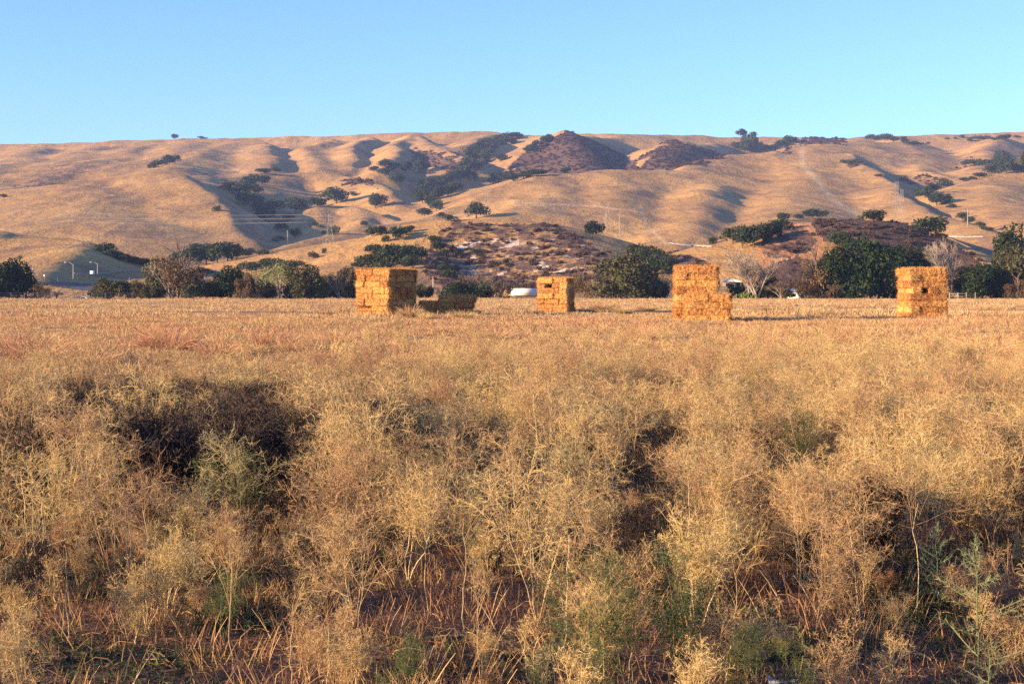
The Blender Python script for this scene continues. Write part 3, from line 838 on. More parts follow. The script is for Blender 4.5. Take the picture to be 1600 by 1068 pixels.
grove([(581,370,22,15,"oak"),(594,369,22,14,"oak"),(619,376,22,20,"oak"),(630,370,20,14,"oak"),(640,363,15,10,"oak"),(602,379,14,10,"shrub"),(583,398,24,14,"oak")],"oak_tree","oak scattered on the slope left of the white streaked knoll","tree","oaks above the square stack")
grove([(562,420,24,10,"oak"),(575,419,34,20,"oak"),(592,419,36,28,"oak"),(612,419,38,34,"oak"),(632,417,36,30,"oak"),(650,408,30,24,"oak"),(620,404,30,20,"oak"),(645,421,30,22,"oak"),(600,428,30,20,"oak")],
      "oak_tree","oak packed in the dark grove behind the largest straw stack","tree","grove behind the largest stack")
grove([(677,379,21,10,"oak"),(683,395,24,17,"oak"),(692,400,18,10,"shrub"),(698,400,12,10,"shrub"),(715,401,15,12,"shrub"),(745,397,18,9,"shrub"),(697,425,22,14,"oak"),(702,436,26,14,"oak"),(712,428,16,10,"oak"),(770,414,14,6,"shrub"),(790,412,12,6,"shrub"),(780,404,10,5,"shrub")],
      "shrub","green bush dotted on the left side of the white streaked knoll","shrub","bushes on the streaked knoll")
single(925,371,32,24,"oak","oak_tree","leaning oak on the shaded back slope of the streaked knoll","tree")
grove([(998,410,34,26,"oak"),(1014,414,36,28,"oak"),(1030,418,34,27,"oak"),(1040,432,32,28,"oak"),(1046,416,26,16,"brown"),(1020,432,30,24,"oak")],"oak_tree","oak in the shaded dip between the two knolls","tree","dip between the knolls")
grove([(165,396,28,15,"oak"),(178,403,26,11,"oak"),(192,408,28,11,"oak"),(208,413,30,11,"oak"),(224,416,30,11,"oak"),(240,418,30,11,"oak"),(256,418,26,11,"oak")],"oak_tree","dark oak lining the shaded creek behind the low left knoll","tree","creek line oaks")
grove([(276,413,26,18,"oak"),(288,416,28,24,"oak"),(304,414,30,26,"oak"),(322,413,32,28,"oak"),(340,411,32,30,"oak"),(356,408,30,28,"oak"),(370,405,26,22,"oak"),(384,402,22,12,"oak"),(308,392,22,11,"oak"),(322,390,18,9,"oak"),(335,394,18,12,"oak"),(392,398,20,10,"oak")],
      "oak_tree","oak in the green grove below the broad left hill","tree","grove below the broad left hill")
grove([(314,427,20,10,"shrub"),(326,428,18,8,"shrub"),(300,428,18,8,"shrub")],"shrub","dark bush in front of the grove below the broad left hill","shrub","bushes before the left grove")
grove([(385,424,28,14,"oak"),(400,426,30,16,"oak"),(416,425,28,20,"oak"),(432,423,28,18,"oak"),(446,421,24,12,"oak"),(461,416,24,9,"shrub")],"oak_tree","low oak behind the pale green willow","tree","oaks behind the willow")
single(490,404,18,10,"shrub","shrub","grey bush at the foot of the gold slope above the grey thicket","shrub")
single(507,396,8,8,"shrub","shrub","tiny round bush alone on the gold slope left of the square stack","shrub")

# ------------------------------------------------------------------ trees along the far edge of the field
E = 268.0
def edge(px, w, h, kd, name, label, cat, group=None, dy=0.0, i=None):
    Y = E+dy
    crown, trunk = PROTO[kd][(int(px) if i is None else i) % len(PROTO[kd])]
    bw, bh = BB[crown.name]
    s = Y/F; w *= 1.05; h *= 1.0
    e = empty(name, ((px-800)*s, Y, 0.0 if Y < 284 else ground_z((px-800)*s, Y)), random.uniform(0, 6.28))
    tag(e, label, cat, group)
    for nm, me in (("crown", crown), ("trunk", trunk)):
        o = link(bpy.data.objects.new(nm, me)); o.parent = e
        o.scale = (w*s/bw, w*s/bw, h*s/bh)
edge(-8,56,52,"evergreen","evergreen_tree","dense blackish evergreen cut by the left edge of the frame","tree","pair of dark evergreens at the left edge")
edge(28,54,60,"evergreen","evergreen_tree","dense blackish evergreen, second tree from the left edge of the field","tree","pair of dark evergreens at the left edge",dy=2,i=1)
edge(62,26,22,"brown","shrub","low brown leafless shrub right of the dark evergreen at the left edge","shrub")
edge(168,44,30,"green_shrub","shrub","bright olive green shrub beside the white pick-up","shrub")
edge(196,40,28,"green_shrub","shrub","olive shrub just right of the brightest green one","shrub",i=1)
edge(222,36,24,"brown","shrub","brownish low shrub at the left foot of the big grey brown tree","shrub")
edge(250,52,62,"olive","olive_tree","dark green tree standing behind the left side of the big twiggy brown tree","tree",dy=8)
edge(278,74,64,"brown","dying_tree","big grey brown tree with dead twigs showing through","tree")
edge(268,60,62,"bare","bare_tree","bare twiggy tree mixed into the big grey brown tree","tree",dy=-2)
edge(236,26,20,"green_shrub","shrub","small green bush at the foot of the big grey brown tree","shrub",dy=-4)
edge(302,40,24,"shrub","shrub","dark low bush at the right foot of the big grey brown tree","shrub",dy=-3)
edge(328,36,34,"bare_shrub","bare_shrub","grey leafless shrub between the big brown tree and the dark round tree","shrub")
edge(360,60,48,"evergreen","evergreen_tree","dark round evergreen alone between two leafless shrubs","tree")
edge(384,26,40,"brown","shrub","brown dead shrub against the right side of the dark round evergreen","shrub",dy=-3)
edge(402,46,28,"bare_shrub","bare_shrub","low purplish leafless shrub left of the pale green willow","shrub",i=2)
edge(437,66,58,"willow","willow_tree","pale green airy willow with white trunk","tree")
edge(475,54,54,"olive","olive_tree","dark olive tree touching the right side of the pale willow","tree",dy=-2)
grps="grey leafless shrubs beside the square stack"
edge(508,38,44,"bare_shrub","bare_shrub","grey leafless shrub just right of the dark olive tree","shrub",grps,i=0)
edge(530,36,46,"bare_shrub","bare_shrub","tall grey leafless shrub close to the left face of the largest stack","shrub",grps,i=1)
edge(546,34,48,"olive","olive_tree","dark green tree half hidden by the largest straw stack","tree",dy=8)
edge(516,30,36,"olive","shrub","dark bush behind the grey leafless shrubs","shrub",dy=14,i=1)
edge(492,30,18,"shrub","shrub","low dark bush at the foot of the dark olive tree","shrub",dy=-3)
edge(662,26,22,"green_shrub","shrub","small green bush between the square stack and the low dark stack","shrub",dy=10)
edge(724,46,26,"evergreen","shrub","low dark green bush behind the right end of the low dark stack","shrub",dy=4)
for k,(px,w,h) in enumerate([(744,40,44),(764,46,50),(786,40,42)]):
    edge(px,w,h,"bare_shrub","bare_shrub","pale grey leafless shrub in front of the streaked knoll beside the trailer","shrub","pale leafless shrubs by the trailer",dy=12+3*k,i=k)
edge(745,22,20,"green_shrub","shrub","little green bush among the pale leafless shrubs","shrub",dy=14)
edge(910,40,38,"brown","shrub","brownish bush between the narrow stack and the big olive tree","shrub",dy=6)
edge(930,30,30,"bare_shrub","bare_shrub","leafless shrub at the left foot of the big olive tree","shrub",i=1)
edge(978,96,68,"olive","olive_tree","big rounded olive green tree between the narrow stack and the stepped stack","tree",i=0)
edge(1012,40,50,"olive","olive_tree","olive tree at the right rear of the big rounded olive tree","tree",dy=8,i=1)
edge(1040,44,40,"bare_shrub","bare_shrub","grey shrub touching the left side of the stepped stack","shrub",i=2)
edge(1028,30,26,"green_shrub","shrub","dull green bush left of the stepped stack","shrub",dy=-2)
edge(1183,84,78,"bare","bare_tree","large pale leafless tree right of the stepped stack","tree",i=0)
edge(1172,60,62,"bare_shrub","bare_shrub","pale leafless shrub with many upright stems behind the cactus","shrub",dy=3,i=1)
edge(1200,46,32,"evergreen","shrub","dark green bush behind the leaning pale branches","shrub",dy=5)
edge(1222,50,34,"bare_shrub","bare_shrub","leaning pale leafless shrub right of the large bare tree","shrub",dy=-1,i=0)
edge(1231,15,15,"green_shrub","shrub","small dark green bush below the white roofed building","shrub",dy=-3)
edge(1252,38,30,"brown","shrub","tan dry bush in front of the white roofed building","shrub",dy=-2)
edge(1274,50,66,"brown","dying_tree","orange brown dying tree left of the tall dark evergreens","tree",i=1)
grpe="tall dark evergreens at the right of the field"
edge(1305,56,74,"evergreen","evergreen_tree","dark evergreen at the left end of the tall row","tree",grpe,i=0)
edge(1335,74,92,"evergreen","evergreen_tree","tallest dark evergreen, left half of the row","tree",grpe,dy=2,i=1)
edge(1372,70,80,"evergreen","evergreen_tree","dark evergreen in the middle of the tall row","tree",grpe,dy=3,i=2)
edge(1400,66,78,"evergreen","evergreen_tree","dark evergreen right of the middle of the tall row","tree",grpe,dy=1,i=0)
edge(1430,56,76,"evergreen","evergreen_tree","dark evergreen behind the last straw stack","tree",grpe,dy=4,i=1)
edge(1302,26,22,"brown","shrub","rusty little bush at the foot of the tall dark evergreens","shrub",dy=-3)
edge(1486,62,92,"bare","bare_tree","white leafless tree rising behind the right hand straw stack","tree",i=1)
edge(1478,40,60,"bare_shrub","bare_shrub","white leafless shrub at the foot of the white bare tree","shrub",dy=-1,i=0)
edge(1456,30,72,"willow","willow_tree","thin pale green tree left of the white bare tree","tree",dy=8)
edge(1528,62,52,"evergreen","evergreen_tree","rounded dark evergreen right of the white bare tree","tree",i=2)
edge(1554,50,46,"evergreen","evergreen_tree","dark evergreen behind the rail fence near the right edge","tree",dy=2,i=0)
edge(1582,62,78,"olive","olive_tree","tall olive green tree near the right edge of the field","tree",dy=5,i=0)
edge(1590,70,106,"evergreen","evergreen_tree","tallest dark green tree at the right edge of the frame","tree",dy=14,i=1)
edge(1566,36,88,"olive","olive_tree","slim olive tree left of the tallest tree at the right edge","tree",dy=16,i=1)
edge(1592,34,30,"brown","shrub","tan dead bush in the bottom right corner of the tree line","shrub",dy=-3)
for k, px in enumerate(range(-380, -60, 55)): edge(px,58,50,"evergreen" if k%2 else "olive","edge_tree","tree of the field edge","tree","tree line beyond the frame")
rr_ = random.Random(8)
fill = [(88,22,14,"bare_shrub"),(150,24,16,"shrub"),(212,30,24,"green_shrub"),(316,34,30,"brown"),(340,34,26,"shrub"),(398,40,30,"shrub"),(418,34,26,"olive"),(456,30,24,"shrub"),(500,34,34,"olive"),(524,34,40,"bare_shrub"),(556,34,40,"olive"),(540,30,26,"shrub"),
        (688,28,18,"bare_shrub"),(706,26,20,"shrub"),(752,34,22,"shrub"),(772,30,18,"brown"),(900,24,26,"bare_shrub"),(948,34,26,"shrub"),(1022,32,30,"shrub"),(1060,40,36,"bare_shrub"),(1150,30,26,"shrub"),(1214,40,24,"shrub"),(1286,36,34,"brown"),(1470,34,40,"olive"),(1500,40,34,"brown"),(1558,36,40,"shrub")]
for px, w, h, kd in fill:
    nm = {"bare_shrub": "grey leafless", "shrub": "dark green low", "green_shrub": "olive green", "brown": "dry brown", "olive": "dull olive"}[kd]
    edge(px, w, h, kd, "shrub", nm+" bush in the ragged undergrowth along the far field edge", "shrub", "undergrowth bushes of the tree line", dy=rr_.uniform(9, 15), i=rr_.randrange(5))
# prickly pear: flat pads stacked on pads
def cactus():
    r = np.random.default_rng(5); e = empty("cactus", ((1160-800)*E/F, E-5, 0)); tag(e, "yellow green prickly pear right of the stepped straw stack", "cactus")
    m = MB()
    for i in range(46):
        x = r.uniform(-2.1, 2.1); z0 = r.uniform(.1, 1.1)*(1-abs(x)/3.2)
        a = r.uniform(0, 3.14); tl = r.normal(0, .35); w, h = r.uniform(.20, .30), r.uniform(.26, .38)
        th = np.arange(12)*2*np.pi/12
        ring = np.stack([np.cos(th)*w, 0*th, np.sin(th)*h+h], 1)
        v = np.concatenate([ring*[.85, 1, .95]+[0, -.03, 0], ring, ring*[.85, 1, .95]+[0, .03, 0]])
        v = v @ np.array([[math.cos(tl), 0, -math.sin(tl)], [0, 1, 0], [math.sin(tl), 0, math.cos(tl)]])
        v = v @ np.array([[math.cos(a), math.sin(a), 0], [-math.sin(a), math.cos(a), 0], [0, 0, 1]])
        q = [(k, (k+1) % 12, (k+1) % 12+12, k+12) for k in range(12)]+[(k+12, (k+1) % 12+12, (k+1) % 12+24, k+24) for k in range(12)]
        q += [(b, b+(k+1), b+(k+2), b+(k+3)) for b in (0, 24) for k in range(0, 9, 2)]
        m.add(v+[x, r.uniform(-.8, .8), z0], q)
    m.build("pads", M_CACTUS, e, smooth=False)
cactus()

# ------------------------------------------------------------------ scattering helper (stuff)
def scatter(name, meshes, pts, rot, scale, pick, label, cat=None, mat_name=None):
    """ONE stuff object: copies of the meshes on points"""
    col = bpy.data.collections.new(name+"_kinds")
    for i, ms in enumerate(meshes):
        o = bpy.data.objects.new("%s_%02d" % (name, i), ms); col.objects.link(o)
    me = bpy.data.meshes.new(name)
    me.vertices.add(len(pts)); me.vertices.foreach_set("co", np.asarray(pts, np.float32).ravel())
    for nm, ty, a in (("rotz", 'FLOAT', rot), ("sc", 'FLOAT', scale), ("pick", 'INT', pick)):
        at = me.attributes.new(nm, ty, 'POINT'); at.data.foreach_set("value", np.asarray(a))
    ob = link(bpy.data.objects.new(name, me))
    tag(ob, label, cat or name.replace("_", " "), kind="stuff")
    ng = bpy.data.node_groups.new(name+"_scatter", 'GeometryNodeTree')
    ng.interface.new_socket("Geometry", in_out='INPUT', socket_type='NodeSocketGeometry')
    ng.interface.new_socket("Geometry", in_out='OUTPUT', socket_type='NodeSocketGeometry')
    gi = ng.nodes.new("NodeGroupInput"); go = ng.nodes.new("NodeGroupOutput")
    ip = ng.nodes.new("GeometryNodeInstanceOnPoints"); ci = ng.nodes.new("GeometryNodeCollectionInfo")
    ci.inputs["Collection"].default_value = col
    ci.inputs["Separate Children"].default_value = True; ci.inputs["Reset Children"].default_value = True
    ip.inputs["Pick Instance"].default_value = True
    def na(nm, ty):
        n = ng.nodes.new("GeometryNodeInputNamedAttribute"); n.data_type = ty; n.inputs[0].default_value = nm
        return [o for o in n.outputs if o.enabled][0] if any(o.enabled for o in n.outputs) else n.outputs[0]
    cx = ng.nodes.new("ShaderNodeCombineXYZ")
    L = ng.links
    L.new(na("rotz", 'FLOAT'), cx.inputs[2]); L.new(cx.outputs[0], ip.inputs["Rotation"])
    L.new(na("sc", 'FLOAT'), ip.inputs["Scale"]); L.new(na("pick", 'INT'), ip.inputs["Instance Index"])
    L.new(gi.outputs[0], ip.inputs["Points"]); L.new(ci.outputs[0], ip.inputs["Instance"]); L.new(ip.outputs[0], go.inputs[0])
    md = ob.modifiers.new("scatter", 'NODES'); md.node_group = ng
    return ob

# scrub bushes on the dark patches
lob = [rand_lobes(500+i, 4, .45, .2, .5, .3, .45) for i in range(3)]
SCR = []
for i in range(3):
    cv = crown_vqt(500+i, lob[i], 160, .16)
    SCR.append(mesh_np("scrub", cv[0], cv[1], [M_SCRUBM], {"tone": cv[2]}))
cell = np.zeros(gX.shape); cell[:-1, :-1] = (np.diff(gX, axis=1)[:-1]*np.diff(gY, axis=0)[:, :-1])
vis = (gPX > -40) & (gPX < 1640)
def scatter_scrub(name, dens, size, mask, label, seed):
    r = np.random.default_rng(seed)
    lam = (cell*dens*mask*vis).ravel(); cnt = r.poisson(np.clip(lam, 0, 50))
    idx = np.repeat(np.arange(lam.size), cnt)
    rr, cc = idx//gX.shape[1], idx % gX.shape[1]
    rr = np.clip(rr, 0, gX.shape[0]-2); cc = np.clip(cc, 0, gX.shape[1]-2)
    u, v = r.random(len(idx)), r.random(len(idx))
    def bl(G): return (G[rr, cc]*(1-u)+G[rr, cc+1]*u)*(1-v)+(G[rr+1, cc]*(1-u)+G[rr+1, cc+1]*u)*v
    P = np.stack([bl(gX), bl(gY), bl(gZ)-.1], 1)
    nz = fbm(P[:, 0]/7, P[:, 1]/9, 505, 3)
    k = nz > -.12
    P = P[k]; n = len(P)
    print(name, n)
    scatter(name, SCR, P, r.uniform(0, 6.28, n), size*r.uniform(.5, 1.3, n), r.integers(0, 3, n), label, "scrub")
near_m = (gY < 540)
scatter_scrub("knoll_scrub", .13, 1.45, np.clip(scrub, 0, 1)*near_m, "purple brown sage scrub covering the two near knolls", 21)
scatter_scrub("hill_scrub", .055, 2.5, np.clip(scrub, 0, 1)*(~near_m), "dark scrub covering the far conical hills and patches of slope", 22)

# ------------------------------------------------------------------ straw bales
ORD = ["bottom", "second", "third", "fourth", "fifth", "sixth", "seventh", "eighth", "ninth"]
def straw_material(pale=False):
    m, nt, out = mat_new("straw_cut_end" if pale else "straw_bale")
    v = mapping(nt, (1.3, 1.3, .8))
    a = noise(nt, 9, 5, v, .75)
    b = noise(nt, 30, 4, mapping(nt, (1, 1, .35)), .7)
    f = mth(nt, 'ADD', mth(nt, 'MULTIPLY', a, .55), mth(nt, 'MULTIPLY', b, .45))
    c = ramp(nt, f, [(.38, (.16, .06, .025)), (.46, (.46, .21, .07)), (.54, (.63, .345, .12)), (.64, (.84, .58, .26))])
    if pale: c = mix(nt, .3, c, (.72, .50, .22))
    oi = nt.nodes.new("ShaderNodeObjectInfo")
    hs = nt.nodes.new("ShaderNodeHueSaturation"); nt.links.new(c, hs.inputs["Color"])
    q = mth(nt, 'MULTIPLY_ADD', oi.outputs["Random"], .38); nt.nodes[-1].inputs[2].default_value = .80
    nt.links.new(q, hs.inputs["Value"])
    q = mth(nt, 'MULTIPLY_ADD', oi.outputs["Random"], .02); nt.nodes[-1].inputs[2].default_value = .488
    nt.links.new(q, hs.inputs["Hue"])
    diffuse(nt, out, hs.outputs[0], bump(nt, f, 1.0, .05), rough=.85)
    return m
M_BALE = straw_material(); M_BALE_END = straw_material(True)
def bale_mesh(seed):
    r = np.random.default_rng(seed); lx, ly, lz = 1.18, .59, .41
    V, Q, off = [], [], 0
    nx, ny, nz = 22, 11, 8
    def face(u, v, fn):
        nonlocal off
        U, W_ = np.meshgrid(np.linspace(-.5, .5, u+1), np.linspace(-.5, .5, v+1))
        V.append(fn(U.ravel(), W_.ravel())); i = np.arange((u+1)*(v+1)).reshape(v+1, u+1)+off
        Q.append(np.stack([i[:-1, :-1], i[:-1, 1:], i[1:, 1:], i[1:, :-1]], -1).reshape(-1, 4)); off += (u+1)*(v+1)
    S = lambda x, y, z: np.stack([x*lx, y*ly, z*lz], 1)
    face(nx, nz, lambda a, b: S(a, 0*a-.5, b)); face(nx, nz, lambda a, b: S(-a, 0*a+.5, b))
    face(ny, nz, lambda a, b: S(0*a+.5, a, b)); face(ny, nz, lambda a, b: S(0*a-.5, -a, b))
    face(nx, ny, lambda a, b: S(a, b, 0*a+.5)); face(nx, ny, lambda a, b: S(a, -b, 0*a-.5))
    V = np.concatenate(V); Q = np.concatenate(Q)
    # rounded corners, twine grooves, lumps
    n = V/np.array([lx, ly, lz])*2
    p = 12.0; nn = (np.abs(n)**p).sum(1)**(1/p); V = V/nn[:, None]**.9
    g = fbm(V[:, 0]*4+seed, V[:, 1]*4+V[:, 2]*5, seed, 3)
    V = V*(1+.11*g[:, None])
    V = V*(1+.03*r.normal(size=(len(V), 1))*np.array([[.5, 1, 1]]))
    for tx in (-.30, 0, .30):
        k = np.exp(-((V[:, 0]-tx)/.03)**2); V[:, 1:] *= (1-.045*k)[:, None]
    # loose straws
    m = 1500
    a = r.uniform(-.5, .5, (m, 3)); ax = r.integers(0, 3, m); sg = np.sign(r.normal(size=m))
    a[np.arange(m), ax] = .49*sg; base = a*np.array([lx, ly, lz])
    nr_ = np.zeros((m, 3)); nr_[np.arange(m), ax] = sg
    d = unit(nr_*r.uniform(.05, 1.0, (m, 1))+r.normal(size=(m, 3))*.6); L = r.uniform(.04, .17, m)[:, None]
    P = np.stack([base, base+d*L*.5, base+d*L+np.array([0, 0, -.01])], 1)
    w = np.full((m, 3), .009)
    v2, q2 = ribbons(P, w, r, 1)
    me = mesh_np("straw_bale", np.concatenate([V, v2]), [Q, q2+len(V)], [M_BALE])
    return me
BALES = [bale_mesh(600+i) for i in range(6)]
ENDS = []
for b_ in BALES[:3]:
    c_ = b_.copy(); c_.materials[0] = M_BALE_END; ENDS.append(c_)
br = random.Random(3)
LZ = .385
def bale(M, x, y, z, rot, label, group, sx=1.0):
    o = link(bpy.data.objects.new("straw_bale", ENDS[br.randrange(3)] if rot and br.random() < .75 else BALES[br.randrange(6)]))
    cx, cy, ca, sa = M
    X = cx+x*ca-y*sa; Y = cy+x*sa+y*ca
    o.location = (X+br.uniform(-.05, .05), Y+br.uniform(-.05, .05), z+LZ/2)
    flip = br.choice((0, math.pi))
    o.rotation_euler = (br.uniform(-.02, .02), br.uniform(-.025, .025), math.atan2(sa, ca)+rot+flip+br.uniform(-.045, .045))
    o.scale = (sx, 1, 1.01)
    tag(o, label, "straw bale", group)
    return o
ROWN = ["front", "second", "third", "fourth", "fifth", "sixth", "rear"]
def stack(px, Y, rz, rows, layers, what, pattern, holes=(), z0=0.0, xw=2.28, group=None):
    """px, Y: foot of the middle of the front face; rows go back from it"""
    M = ((px-800)/F*Y, Y, math.cos(rz), math.sin(rz)); group = group or "bales of "+what
    z0 = z0-.03+min(float(field_h(M[0]+dx_, Y+dy_)) for dx_ in (-1.3, 0, 1.3) for dy_ in (0, .8, 1.8, 3))
    dy = .575; bw = .57
    for k in range(layers):
        z = z0+k*LZ
        lj = br.uniform(-.05, .05); nm = ORD[k]+" layer"
        if k == layers-1: nm = "top layer"
        kind = pattern[k % len(pattern)]
        if kind == 'A':
            for r_ in range(rows):
                for sgn, side in ((-1, "left"), (1, "right")):
                    dj = br.uniform(-.05, .05)
                    row = "front" if r_ == 0 else ("rear" if r_ == rows-1 else ROWN[min(r_, 5)])
                    y = (r_+.5)*dy+dj
                    if (k, side) in holes and r_ == 0: y += .30
                    bale(M, sgn*bw+lj+br.uniform(-.03, .03), y, z, 0, "%s side straw bale, %s row, %s of %s" % (side, row, nm, what), group)
        else:
            np_ = rows//2
            for r_ in range(np_):
                for sgn, side in ((-1, "left"), (1, "right")):
                    row = "front" if r_ == 0 else ("rear" if r_ == np_-1 else ROWN[r_])
                    bale(M, sgn*.86+lj, (r_+.5)*1.15+br.uniform(-.05, .05), z, math.pi/2, "end-on %s corner straw bale, %s row, %s of %s" % (side, row, nm, what) if r_ in (0, np_-1) else "end-on %s straw bale, %s row, %s of %s" % (side, row, nm, what), group)
            ends = [0, rows-1] if k < layers-1 else range(rows)
            for r_ in ends:
                hole = (k, "mid") in holes and r_ == 0
                row = "front" if r_ == 0 else ("rear" if r_ == rows-1 else ROWN[min(r_, 5)])
                bale(M, (.28 if hole else 0)+lj, (r_+.5)*dy+br.uniform(-.03, .04), z, 0, "middle straw bale, %s row, %s of %s" % (row, nm, what), group, .5 if hole else .98)
            if rows % 2:
                for sgn, side in ((-1, "left"), (1, "right")):
                    bale(M, sgn*bw*1.0, (rows-.5)*dy, z, 0, "%s back straw bale, %s of %s" % (side, nm, what), group)
            if rows >= 3 and k < layers-1:     # dark core is closed by one bale inside
                pass
stack(581.5, 90.0, math.radians(-22), 7, 8, "the largest stack", "AABAABBA", holes=((1, "left"),))
stack(863, 107.5, math.radians(-16), 4, 7, "the narrow second stack", "AABABBA", holes=((5, "mid"),))
stack(1088.5, 79.5, math.radians(-5), 4, 8, "the stepped stack's tall part", "AAABBABA")
stack(1107, 77.3, math.radians(-5), 2, 4, "the stepped stack's front block", "AABA")
stack(1451, 86.5, math.radians(3), 4, 8, "the right hand stack", "ABAABABA", holes=((4, "mid"),))
# low dark stack in the shade of the largest one
Mx = ((697-800)/F*93.8, 93.8, math.cos(math.radians(-6)), math.sin(math.radians(-6)))
cols3 = ["left", "middle", "right"]
for k in range(4):
    for r_ in range(2):
        for c in range(3):
            if k == 3 and c == 0: continue
            sh = .12 if k == 3 else 0
            bale(Mx, (c-1)*1.15+sh-(.1 if k == 1 else 0), r_*.575, k*LZ-.2, 0,
                 "shaded %s straw bale, %s row, %s of the low dark stack" % (cols3[c], "rear" if r_ else "front", ["bottom layer", "second layer", "third layer", "top layer"][k]), "bales of the low dark stack")
bale(Mx, 1.95, -.35, -.08, math.pi/2, "shaded straw bale lying at the right foot of the low dark stack", "bales of the low dark stack")

# ------------------------------------------------------------------ road, rails, poles, lamps, signs, vehicles
M_ASPH = simple("asphalt", (.10, .10, .105), .9, .15, .4)
M_GALV = simple("galvanised_steel", (.30, .31, .32), .5, .1)
M_WHITE = simple("white_paint", (.78, .78, .76), .5, .04)
M_BLUE = simple("blue_sign_paint", (.04, .08, .35), .5, .05)
M_WOOD = simple("weathered_wood", (.22, .16, .11), .9, .2)
M_DARK_ = simple("dark_rubber", (.02, .02, .022), .7, .1)
M_GLASS = simple("dark_window_glass", (.03, .04, .05), .15, .1)
M_REDP = simple("red_car_paint", (.32, .02, .03), .35, .05)
M_YEL = simple("dull_yellow_paint", (.45, .28, .08), .6, .15)
M_PALE = simple("pale_bare_earth", (.62, .55, .44), .95, .12, .4)

def strip(name, up, lo, mat, n=40, m=6, lift=.12, kind="structure", label=None):
    up = np.array(up, float); lo = np.array(lo, float)
    t = np.linspace(0, 1, n)
    U = np.stack([np.interp(t, np.linspace(0, 1, len(up)), up[:, j]) for j in (0, 1)], 1)
    Lw = np.stack([np.interp(t, np.linspace(0, 1, len(lo)), lo[:, j]) for j in (0, 1)], 1)
    P = []
    for i in range(n):
        a = np.array(hit(*U[i])[:2]); b = np.array(hit(*Lw[i])[:2])
        for j in range(m+1):
            q = a+(b-a)*j/m; P.append((q[0], q[1], ground_z(q[0], q[1])+lift))
    P = np.array(P); i = np.arange(n*(m+1)).reshape(n, m+1)
    q = np.stack([i[:-1, :-1], i[:-1, 1:], i[1:, 1:], i[1:, :-1]], -1).reshape(-1, 4)
    # skirt so the strip is a solid bed
    o = link(bpy.data.objects.new(name, mesh_np(name, P, q, [mat], smooth=True)))
    tag(o, label, None, None, kind)
    return o
strip("road", [(44,441.5),(80,442),(120,443),(152,445),(172,448)], [(44,444),(80,447),(112,452),(140,454.5),(172,456)], M_ASPH)
strip("dirt_road", [(1044,380),(1075,383),(1112,385)], [(1044,381.6),(1075,385),(1112,387.5)], M_PALE, 30, 3, .15)
strip("dirt_road", [(1476,369.5),(1505,370),(1536,369.5)], [(1476,371.8),(1505,372),(1536,371.5)], M_PALE, 30, 3, .15)

def guard_rail(p0, p1, npost, label):
    a = np.array(hit(*p0)); b = np.array(hit(*p1)); mid = (a+b)/2
    e = empty("guard_rail", tuple(mid)); tag(e, label, "guard rail", "guard rails of the road")
    P = [a+(b-a)*t for t in np.linspace(0, 1, 24)]
    P = np.array([(p[0], p[1], ground_z(p[0], p[1])+.72) for p in P])-mid
    m = MB(); m.tube(P, .15, 6); m.build("rail", M_GALV, e)
    for k in range(npost):
        p = a+(b-a)*(k+.5)/npost; z = ground_z(p[0], p[1]); m = MB()
        m.box((p[0]-mid[0], p[1]-mid[1]+.12, z-mid[2]+.3), (.16, .16, .9)); m.build("post", M_WOOD, e)
guard_rail((116,431),(232,428.5),14,"long grey guard rail along the embankment under the shaded left knoll")
guard_rail((664,456),(712,455.5),6,"pale guard rail behind the low dark stack")
guard_rail((1128,453),(1186,452.5),7,"grey guard rail behind the large pale bare tree")
guard_rail((300,428),(372,426.5),9,"pale guard rail behind the dark round evergreen")

def lamp(px, top, bot, label):
    x, y, z = hit(px, bot); h = (bot-top)*y/F
    e = empty("street_lamp", (x, y, z)); tag(e, label, "street lamp", "street lamps of the road")
    m = MB(); m.tube([(0, 0, -.3), (0, 0, h*.55), (0, 0, h*.86)], [.13, .11, .09]); m.build("pole", M_GALV, e)
    t = np.linspace(0, 1, 7); r_ = h*.32
    m = MB(); m.tube(np.stack([-r_*t, 0*t, h*.86+h*.14*np.sin(t*np.pi/2)], 1), [.08]*7); m.build("arm", M_GALV, e)
    m = MB(); m.box((-r_-.35, 0, h*.995), (1.0, .38, .2)); m.build("lamp_head", M_GALV, e)
lamp(114.5,410,438,"tall street lamp whose arm points left above the curved road")
lamp(152.5,410,433,"street lamp just right of the white road sign")
lamp(52,417,441,"street lamp half hidden beside the dark evergreen at the left edge")
def sign(px, py, w, h, foot, mat, label, legs=1):
    x, y, z = hit(px, foot); s = y/F
    e = empty("road_sign", (x, y, z)); tag(e, label, "road sign")
    zc = (foot-py)*s
    m = MB(); m.box((0, 0, zc), (w*s, .08, h*s)); m.build("panel", mat, e)
    for k in range(legs):
        m = MB(); dx = 0 if legs == 1 else (k-.5)*w*s*.7
        m.tube([(dx, .09, -.3), (dx, .09, zc)], .07); m.build("post", M_GALV, e)
sign(144.2,427,7,6.4,433,M_WHITE,"white rectangular road sign on two posts beside the middle lamp",2)
sign(69.5,432,2.6,3,438.5,M_WHITE,"tiny white sign in front of the shaded knoll")
sign(90.5,436.5,2.2,2.6,440.5,M_BLUE,"tiny bluish sign right of the tiny white one by the road")
sign(203,436,3.2,4,441,M_BLUE,"small blue sign on the tan embankment")

